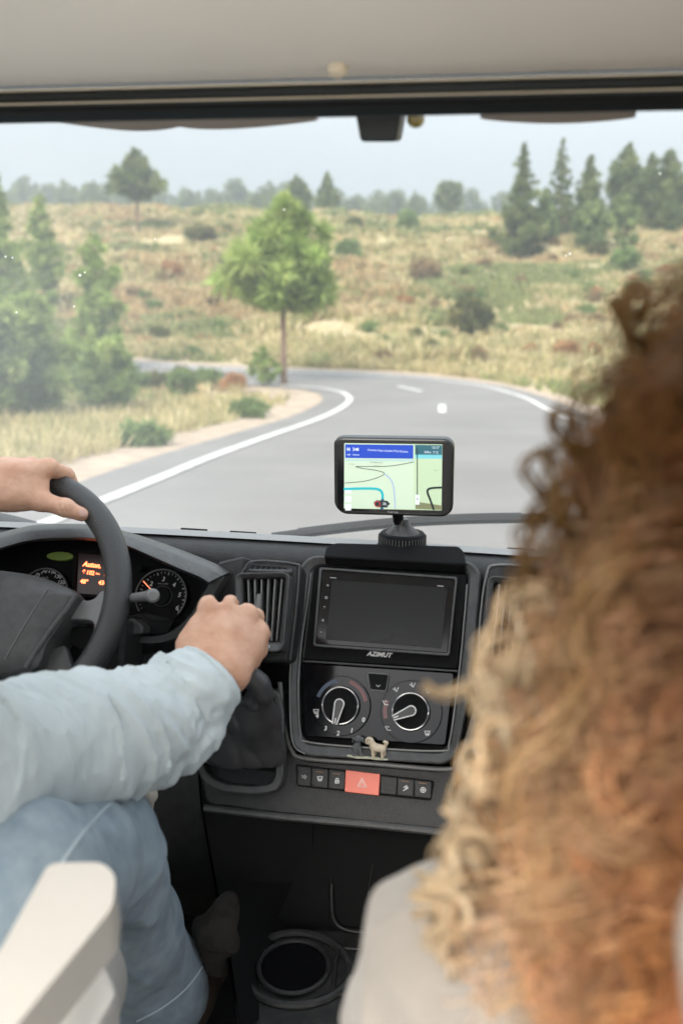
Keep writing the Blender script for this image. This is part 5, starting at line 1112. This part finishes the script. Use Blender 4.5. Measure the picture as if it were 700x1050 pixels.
# shirt: right sleeve with its folds, cuff, body, left sleeve
arm_pts = [SR+[.0, 0, .0], elb, P(0, 775, .75), P(70, 766, .835), P(130, 744, .905), P(178, 722, .958), P(212, 697, .995), P(219, 690, 1.003)]
S = SDF(np.min(arm_pts, 0)-.10, np.max(arm_pts, 0)+.09, .0024)
S.chain(arm_pts[:6], [.085, .073, .064, .062, .057, .050], .02); S.chain([arm_pts[5], P(205, 704, .985), arm_pts[7]], [.049, .0425, .0375], .012)
S.chain([P(120, 790, .90), P(165, 770, .94), P(196, 746, .965), (P(208, 728, .98))], [.030, .030, .026, .020], .02)
ax = arm_pts[7]-P(178, 722, .958); ax /= np.linalg.norm(ax); ax = ax+np.array([.10, .25, .30]); ax /= np.linalg.norm(ax)
S.cutplane(arm_pts[7]-ax*.002, ax); S.chain([arm_pts[7]-ax*.006, arm_pts[7]+ax*.05], [.030, .034], .003, 'sub')
AP = np.array(arm_pts); AD = np.diff(AP, axis=0); AL = np.linalg.norm(AD, axis=1); AC = np.r_[0, np.cumsum(AL)]
def arm_uv(p):
    best = np.full(len(p), 9.); u = np.zeros(len(p)); foot = np.zeros_like(p)
    for i in range(len(AD)):
        t = np.clip(((p-AP[i])@AD[i])/AL[i]**2, 0, 1); q = AP[i]+t[:, None]*AD[i]; d = np.linalg.norm(p-q, axis=1); k = d < best; best[k] = d[k]; u[k] = (AC[i]+t*AL[i])[k]; foot[k] = q[k]
    r_ = p-foot; r_ /= np.linalg.norm(r_, axis=1)[:, None]+1e-9; return u, r_
def ridge(x): return 1-np.abs(x)*2
def sleeve_d(p, n=None):
    u, r_ = arm_uv(p); ww = npnoise(p*9, 2)*.55
    c1 = np.stack([(u*23+r_[:, 2]*.9-r_[:, 1]*.7+ww), r_[:, 0]*.45, r_[:, 2]*.5+3], -1)
    c2 = np.stack([(u*44+r_[:, 2]*1.6-r_[:, 1]*1.1+ww*2.2), r_[:, 0]*.7+7, r_[:, 2]*.8], -1)
    sr = lambda x: 1-np.sqrt(x*x+.006)*2.3; f1 = np.clip(sr(npnoise(c1, 11)), -.5, 1); f2 = np.clip(sr(npnoise(c2, 12)), -.4, 1)
    end = AC[-1]; k = np.clip((end-u)/.05, .12, 1)
    cuff = .0018*np.exp(-((end-u-.006)/.003)**2)-.0028*np.exp(-((end-u-.052)/.0035)**2)-.0012*np.exp(-((end-u-.013)/.002)**2)+.0022*npnoise(p*70, 15)*np.exp(-((end-u-.05)/.05)**2)
    return k*(.0082*f1+.0052*f2*np.clip((u-AC[1]+.05)*4, .2, 1)+.0022*npnoise(p*26, 5)+.0011*ridge(npnoise(p*np.array([70, 90, 40]), 19)))-.001*k+cuff
sleeve = [bump_polys(S, sleeve_d, 1)]
S = SDF(W_(-1.0, .10, -.70), W_(-.38, .62, -.02), .005); nb = (SR+SL_)/2
S.chain([SL_, nb-[0, 0, .01], SR], [.075, .098, .075], .05); S.chain([nb-[0, 0, .08], (nb+PE)/2, PE], [.150, .150, .155], .06, flat=((0, 1, .2), .80)); S.cutplane(nb+[0, .0, .075], (0, .2, 1))
sleeve.append(bump_polys(S, lambda p: .006*npnoise(p*np.array([18, 18, 8]), 4), 2))
S = SDF(np.minimum(np.minimum(SL_, elL), P(-150, 520, r1-.15))-.09, np.maximum(np.maximum(SL_, elL), P(-150, 520, r1-.15))+.09, .005); S.chain([SL_, elL, P(-165, 522, r1-.155)], [.08, .07, .05], .03); sleeve.append(bump_polys(S, lambda p: .005*npnoise(p*22, 4), 2))
shirt = join('shirt', sleeve, m_shirt, drv)
# jeans
from mathutils.bvhtree import BVHTree
hipR, hipL = W_(-.62, .38, -.58), W_(-.80, .38, -.58)
LP = [hipR, P(0, 912, .66), P(54, 892, .775), P(98, 870, .865), P(108, 902, .93), P(125, 955, 1.01), P(146, 1012, 1.09), P(154, 1040, 1.12)]
S = SDF(np.min(LP, 0)-.13, np.max(LP, 0)+.12, .003)
S.chain(LP[:4], [.085, .074, .072, .063], .03); S.chain(LP[3:], [.063, .063, .068, .078, .083], .03)
S.chain([P(60, 940, .93), P(100, 975, 1.02)], [.04, .05], .03)
hx = LP[-1]-LP[-3]; hx /= np.linalg.norm(hx); S.cutplane(P(176, 1017, 1.1), hx+np.array([-.25, .1, -.1])); 
LA = np.array(LP)
def jean_d(p, n=None):
    kx = P(96, 905, .88); dk = np.linalg.norm(p-kx, axis=1); near = np.exp(-(dk/.085)**2); rel = p-P(122, 905, .93)
    ang = np.arctan2(rel[:, 2], rel[:, 0]); fold = ridge(npnoise(np.stack([dk*42+ang*.8, ang*1.1, p[:, 2]*4], -1), 31))
    lng = ridge(npnoise(np.stack([p[:, 0]*34+p[:, 2]*9, p[:, 2]*5, p[:, 1]*5], -1), 33))
    return near*.0110*np.clip(fold, -.4, .9)+.0038*np.clip(lng, -.4, .8)+.0020*npnoise(p*20, 6)
jp = [bump_polys(S, jean_d, 2)]
kl = W_(-.86, .86, -.52); S = SDF(W_(-1.02, .2, -1.12), W_(-.50, 1.25, -.42), .006); S.chain([hipL, kl, W_(-.84, 1.12, -1.0)], [.10, .072, .07], .04); S.chain([hipR, PE, hipL], [.11, .14, .11], .05); jp.append(bump_polys(S, None, 2))
jeans = join('jeans', jp, m_jean, drv)
def caster(o):
    off_ = Vector(ROOT[o.parent.name]) if o.parent.name in ROOT else Vector((0, 0, 0)); me = o.data
    return BVHTree.FromPolygons([v_.co+off_ for v_ in me.vertices], [tuple(p_.vertices) for p_ in me.polygons])
bj = caster(jeans)
def onto(bvh, px, py, lift=.0008):
    d = ray(px, py); d = d/np.linalg.norm(d); h = bvh.ray_cast(Vector(C0), Vector(d)); return None if h[0] is None else np.array(h[0])+np.array(h[1])*lift
m_stitch = M('pale denim stitching', (.46, .54, .58), .8); m = MB()
for dx in (0, 2.2):
    q = [onto(bj, x+dx, y) for x, y in smooth_line([(60, 888), (78, 862), (98, 838), (118, 820), (134, 813)], 6)]; q = [a for a in q if a is not None]
    if len(q) > 3: m.tube(q, .0007, 5)
m.build('seam', m_stitch, jeans)
m = MB(); q = [onto(bj, x, y, .001) for x, y in smooth_line([(140, 1047), (165, 1034), (190, 1014), (207, 992)], 6)]; q = [a for a in q if a is not None and a[1] < 1.4]
if len(q) > 3: m.tube(q, .0012, 5)
m.build('hem_stitch', m_stitch, jeans) if m.v else None
# shoes on the floor
S = SDF(W_(-.60, 1.0, -1.14), W_(-.26, 1.55, -.94), .005)
an = LP[-1]+np.array([.0, .05, -.07]); S.chain([an, W_(an[0], 1.24, -1.06), W_(an[0]+.01, 1.40, -1.08)], [.05, .045, .038], .03); S.build('shoe', M('brown suede', (.10, .07, .045), .9), drv, None, 2)
S = SDF(W_(-.96, 1.0, -1.14), W_(-.70, 1.55, -.94), .005); S.chain([W_(-.84, 1.14, -1.04), W_(-.84, 1.24, -1.07), W_(-.83, 1.40, -1.08)], [.05, .045, .038], .03); S.build('shoe', bpy.data.materials['brown suede'], drv, None, 2)

# ---------------------------------------------------------------- passenger
HC = W_(.175, .52, -.13)
pas = root('person', (.19, .45, CZ-.62), 'passenger from behind, long curly red blonde hair over a pale grey beige top', 'person')
PL_, PR_, PP_ = P(505, 1026, .48), W_(.37, .44, -.33), W_(.20, .42, -.64)
S = head_torso(HC, PL_, PR_, PP_, vox=.005); pb_ = [bump_polys(S, None, 1)]
for sh, el_, ha in ((PL_, W_(-.055, .60, -.58), W_(.08, .82, -.56)), (PR_, W_(.42, .58, -.58), W_(.28, .80, -.56))):
    S = SDF(np.min([sh, el_, ha], 0)-.12, np.max([sh, el_, ha], 0)+.14, .003); S.chain([sh, el_, ha], [.045, .036, .024], .02)
    hd = ha-el_; hd /= np.linalg.norm(hd); sd_ = np.cross(hd, (0, 0, 1)); sd_ /= np.linalg.norm(sd_)
    for i in range(4): b0_ = ha+hd*.01+sd_*(i-1.5)*.012; b1 = b0_+hd*.075+sd_*(i-1.5)*.006; S.chain([b0_, b1, b1+hd*(.035-.004*abs(i-1.5))-[0, 0, .008], b1+hd*(.055-.004*abs(i-1.5))-[0, 0, .022]], [.013, .010, .009, .0075], .004)
    g = 1 if sh[0] < .2 else -1; S.chain([ha+hd*.02, ha+hd*.05+sd_*g*.032, ha+hd*.085+sd_*g*.038], [.015, .012, .009], .006); pb_.append(bump_polys(S, None, 1))
pbody = join('body', pb_, m_skin, pas)
m_top = M('pale grey beige knit', (.28, .255, .225), .9, var=.15, vscale=12, bump=.8, bscale=700, sheen=.2)
S = SDF(W_(-.16, .22, -.80), W_(.56, .78, -.20), .004); nb = (PL_+PR_)/2
S.chain([PL_, nb-[0, 0, .01], PR_], [.066, .096, .07], .05); S.chain([nb-[0, 0, .08], (nb+PP_)/2, PP_], [.15, .145, .15], .06, flat=((0, 1, .2), .8)); S.cutplane(nb+[0, .0, .085], (0, .2, 1))
for sh, el_ in ((PL_, W_(-.055, .60, -.58)), (PR_, W_(.42, .58, -.58))): S.chain([sh, sh*.5+el_*.5, el_, el_+[.03, .06, .0]], [.068, .062, .058, .05], .04)
def top_d(p): 
    g = ridge(npnoise(np.stack([p[:, 0]*24+p[:, 2]*8, p[:, 2]*7, p[:, 1]*14], -1), 41)); return .0085*np.clip(g, -.4, 1)+.002*npnoise(p*30, 3)
top_ = join('top', [bump_polys(S, top_d, 2)], m_top, pas)
S = SDF(W_(.0, .2, -.80), W_(.46, 1.2, -.52), .006); S.chain([W_(.12, .42, -.66), W_(.11, .92, -.62)], [.10, .07], .03); S.chain([W_(.29, .42, -.66), W_(.31, .92, -.62)], [.10, .07], .03); trs = S.build('trousers', M('dark trousers', (.05, .055, .07), .9), pas, None, 2)
S = SDF(W_(.0, .8, -1.12), W_(.46, 1.3, -.52), .006)
for x in (.11, .31): S.chain([W_(x, .92, -.62), W_(x, 1.0, -1.0)], [.07, .05], .03)
S.build('trouser_leg', bpy.data.materials['dark trousers'], trs, None, 2)
for x in (.11, .31):
    S = SDF(W_(x-.07, .9, -1.13), W_(x+.07, 1.3, -.95), .005); S.chain([W_(x, 1.0, -1.04), W_(x, 1.2, -1.075)], [.045, .036], .03); S.build('shoe', bpy.data.materials['brown suede'], pas, None, 2)
# curly hair
EZ = np.array([-.56, -.46, -.38, -.30, -.22, -.14, -.08, -.03, .01, .035, .05]); ER = np.array([.10, .170, .203, .206, .186, .168, .160, .147, .114, .064, .0])
def env(z): return np.interp(z, EZ, ER)
AX = np.array([.185, .485])
rs = np.random.RandomState(21)
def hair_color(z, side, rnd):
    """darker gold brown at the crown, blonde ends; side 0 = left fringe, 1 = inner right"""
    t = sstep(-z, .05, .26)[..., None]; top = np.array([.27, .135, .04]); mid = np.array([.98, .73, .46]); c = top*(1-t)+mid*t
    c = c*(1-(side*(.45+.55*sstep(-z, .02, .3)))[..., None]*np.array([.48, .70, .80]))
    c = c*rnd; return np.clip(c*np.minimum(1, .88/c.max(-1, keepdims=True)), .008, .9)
NLk, NH, NP = 820, 12, 52
V = []; Fc = []; Cl = []; kbase = 0
for i in range(NLk):
    ph = rs.uniform(0, 2*pi); fl = abs((ph-pi/2+pi) % (2*pi)-pi)
    if fl < .75: ph = pi/2+np.sign(rs.uniform(-1, 1))*rs.uniform(.75, 1.6)
    z0 = rs.uniform(-.16, .035) if rs.uniform() < .62 else rs.uniform(-.40, -.10); Lh = rs.uniform(.14, .34) if i % 4 else rs.uniform(.07, .14)
    rho = 1-.34*rs.uniform(0, 1)**1.6; fly = rs.uniform() < .10; rho *= 1.05 if fly else 1
    t = np.linspace(0, 1, NP); z = z0+.018*np.sin(np.minimum(t*5, pi))*(z0 > -.1)-Lh*np.maximum(0, t-.05)**1.15; z = np.maximum(z, -.60)
    r0 = min(.085, env(min(z0, .03))*.7); rr = r0+(env(z)*rho-r0)*sstep(t, 0, .38)+ .010*npnoise(np.stack([t*5, t*0+i*3.1, t*0], -1), 3)
    pp = ph+.22*npnoise(np.stack([t*3, t*0+i*1.7, t*0+9], -1), 4)
    cx = AX[0]+rr*np.cos(pp)*1.0; cy = AX[1]+rr*np.sin(pp)*.82; ctr = np.stack([cx, cy, z], -1)
    amp = rs.uniform(.004, .0125)*(.35+.65*sstep(t, .05, .5))*(1.3 if fly else 1); wl_ = rs.uniform(.026, .075); sgn = rs.choice([-1, 1]); p0 = rs.uniform(0, 6.28)
    arc_ = t*Lh*1.1; a_h = p0+sgn*2*pi*arc_/wl_
    T_ = np.gradient(ctr, axis=0); T_ /= np.linalg.norm(T_, axis=1)[:, None]+1e-9; N1 = np.cross(T_, np.array([cos(ph), sin(ph), .2])); N1 /= np.linalg.norm(N1, axis=1)[:, None]+1e-9; N2 = np.cross(T_, N1)
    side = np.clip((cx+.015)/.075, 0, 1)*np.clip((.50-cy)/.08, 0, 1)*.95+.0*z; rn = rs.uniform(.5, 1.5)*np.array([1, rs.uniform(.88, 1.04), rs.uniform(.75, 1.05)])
    for j in range(NH):
        da = rs.normal()*.5; dr = 1+rs.normal()*.16; off_ = rs.normal(size=3)*.0042
        spread = (1+.8*t[:, None]**2); q = ctr+(N1*np.cos(a_h+da)[:, None]+N2*np.sin(a_h+da)[:, None])*(amp*dr)[:, None]*spread**.5+off_*spread
        rad = rs.uniform(.0004, .0007)*(1-.6*t); Tq = np.gradient(q, axis=0); Tq /= np.linalg.norm(Tq, axis=1)[:, None]+1e-9; A1 = np.cross(Tq, (0.3, .2, .93)); A1 /= np.linalg.norm(A1, axis=1)[:, None]+1e-9; A2 = np.cross(Tq, A1)
        ring = np.stack([q+(A1*cos(k*2.0944)+A2*sin(k*2.0944))*rad[:, None] for k in range(3)], 1)
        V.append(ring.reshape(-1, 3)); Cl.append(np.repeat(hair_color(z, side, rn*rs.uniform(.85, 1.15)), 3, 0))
V = np.concatenate(V)+[0, 0, CZ]; Cl = np.concatenate(Cl); ns = NLk*NH
i0 = (np.arange(ns)*NP*3)[:, None, None]+(np.arange(NP-1)*3)[None, :, None]; kk = np.arange(3)[None, None]; k2 = (kk+1) % 3
Fq = np.stack([i0+kk, i0+k2, i0+3+k2, i0+3+kk], -1).reshape(-1, 4)
m_hair, t, b = nodes('curly hair'); lk = t.links.new; a = t.nodes.new('ShaderNodeAttribute'); a.attribute_name = 'tint'; lk(a.outputs['Color'], b.inputs['Base Color']); b.inputs['Roughness'].default_value = .42; b.inputs['Specular IOR Level'].default_value = .5
tr = t.nodes.new('ShaderNodeBsdfTranslucent'); lk(a.outputs['Color'], tr.inputs['Color']); mx = t.nodes.new('ShaderNodeMixShader'); mx.inputs[0].default_value = .3; lk(b.outputs[0], mx.inputs[1]); lk(tr.outputs[0], mx.inputs[2]); lk(mx.outputs[0], t.nodes['Material Output'].inputs['Surface'])
# loose curls that stand away from the head
def loose(pts, amp, wl_, n=5, col=(.30, .17, .06), rad=.0009):
    global V, Cl, Fq
    c = np.array(smooth_line(pts, 10)); d = np.r_[0, np.cumsum(np.linalg.norm(np.diff(c, axis=0), axis=1))]; T_ = np.gradient(c, axis=0); T_ /= np.linalg.norm(T_, axis=1)[:, None]+1e-9; A1 = np.cross(T_, (0, 1, .1)); A1 /= np.linalg.norm(A1, axis=1)[:, None]+1e-9; A2 = np.cross(T_, A1)
    for j in range(n):
        a_h = 2*pi*d/wl_+rs.normal()*.4; q = c+(A1*np.cos(a_h)[:, None]+A2*np.sin(a_h)[:, None])*amp*(1+rs.normal()*.2)+rs.normal(size=3)*.0014
        k = len(V); m_ = len(q); Tq = np.gradient(q, axis=0); Tq /= np.linalg.norm(Tq, axis=1)[:, None]+1e-9; B1 = np.cross(Tq, (.1, .9, .3)); B1 /= np.linalg.norm(B1, axis=1)[:, None]+1e-9; B2 = np.cross(Tq, B1)
        V = np.concatenate([V, np.stack([q+(B1*cos(x*2.0944)+B2*sin(x*2.0944))*rad for x in range(3)], 1).reshape(-1, 3)]); Cl = np.concatenate([Cl, np.tile(np.array(col)*rs.uniform(.7, 1.14), (m_*3, 1))])
        ii = (k+np.arange(m_-1)*3)[:, None]; kx_ = np.arange(3)[None]; ky_ = (kx_+1) % 3; Fq = np.concatenate([Fq, np.stack([ii+kx_, ii+ky_, ii+3+ky_, ii+3+kx_], -1).reshape(-1, 4)])
BRN = (.17, .09, .025)
loose([P(665, 350, .46), P(648, 338, .455), P(640, 318, .45), P(643, 300, .45), P(653, 290, .45), P(662, 297, .45), P(660, 312, .45), P(650, 322, .455)], .002, .05, 9, BRN, .0012)
loose([P(652, 345, .46), P(640, 330, .455), P(628, 318, .45), P(625, 306, .45), P(633, 302, .45), P(640, 312, .45)], .002, .05, 7, BRN, .0011)
loose([P(600, 470, .47), P(575, 450, .46), P(564, 436, .455), P(568, 424, .455), P(580, 424, .455), P(584, 440, .46)], .002, .04, 7, BRN)
loose([P(590, 500, .47), P(560, 510, .46), P(546, 500, .455), P(541, 478, .455), P(552, 464, .455), P(566, 470, .46)], .002, .04, 6, BRN)
loose([P(590, 585, .47), P(560, 600, .46), P(540, 580, .455), P(543, 550, .455), P(555, 530, .455)], .002, .04, 7, (.30, .16, .06))
BLD = (.76, .60, .39)
loose([P(560, 690, .46), P(520, 700, .45), P(490, 702, .445), P(462, 706, .44), P(436, 697, .435)], .003, .05, 9, BLD, .0007)
loose([P(545, 640, .46), P(515, 655, .45), P(500, 670, .445), P(488, 690, .44), P(492, 712, .44), P(505, 720, .445)], .003, .05, 7, BLD)
loose([P(520, 780, .46), P(490, 770, .45), P(475, 790, .44), P(470, 820, .44)], .004, .04, 7, BLD)
for j in range(26):
    y = rs.uniform(450, 1000); xl = np.interp(y, [450, 560, 650, 740, 850, 1000], [556, 536, 505, 492, 462, 440]); Y = .44+rs.uniform(-.03, .03); s_ = rs.uniform(-18, 14)
    cc_ = BRN if y < 560 else tuple(np.array(BLD)*rs.uniform(.7, 1.1)); loose([P(xl+50, y-rs.uniform(10, 40), Y+.02), P(xl+18+s_, y-10, Y), P(xl+s_, y+12, Y), P(xl+10+s_, y+40, Y), P(xl+28+s_, y+55, Y+.01)], rs.uniform(.003, .008), rs.uniform(.025, .045), 4, cc_)
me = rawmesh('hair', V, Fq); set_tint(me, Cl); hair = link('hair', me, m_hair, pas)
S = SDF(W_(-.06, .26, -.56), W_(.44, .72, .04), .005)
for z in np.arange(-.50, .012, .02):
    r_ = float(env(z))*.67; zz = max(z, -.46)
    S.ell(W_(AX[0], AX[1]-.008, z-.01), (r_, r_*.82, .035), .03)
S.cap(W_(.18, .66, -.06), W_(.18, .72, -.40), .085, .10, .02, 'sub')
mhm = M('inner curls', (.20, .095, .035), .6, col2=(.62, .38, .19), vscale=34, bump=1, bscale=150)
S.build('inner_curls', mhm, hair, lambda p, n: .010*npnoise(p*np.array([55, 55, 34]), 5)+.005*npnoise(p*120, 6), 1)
# ================================================================ HAZE
m_haze = bpy.data.materials.new('haze'); m_haze.use_nodes = True; t = m_haze.node_tree; t.nodes.remove(t.nodes['Principled BSDF'])
pv = t.nodes.new('ShaderNodeVolumePrincipled'); pv.inputs['Color'].default_value = (.86, .94, .97, 1); pv.inputs['Density'].default_value = HAZE; pv.inputs['Anisotropy'].default_value = .2
t.links.new(pv.outputs[0], t.nodes['Material Output'].inputs['Volume'])
me = bpy.data.meshes.new('haze'); bm = bmesh.new(); bmesh.ops.create_cube(bm, size=1); bm.to_mesh(me); bm.free()
hz = bpy.data.objects.new('haze', me); COL.objects.link(hz); me.materials.append(m_haze)
hz.scale = (2100, 2100, 60); hz.location = (0, 0, 60/2-8); tag(hz, 'thin grey blue mountain haze', kind='stuff')
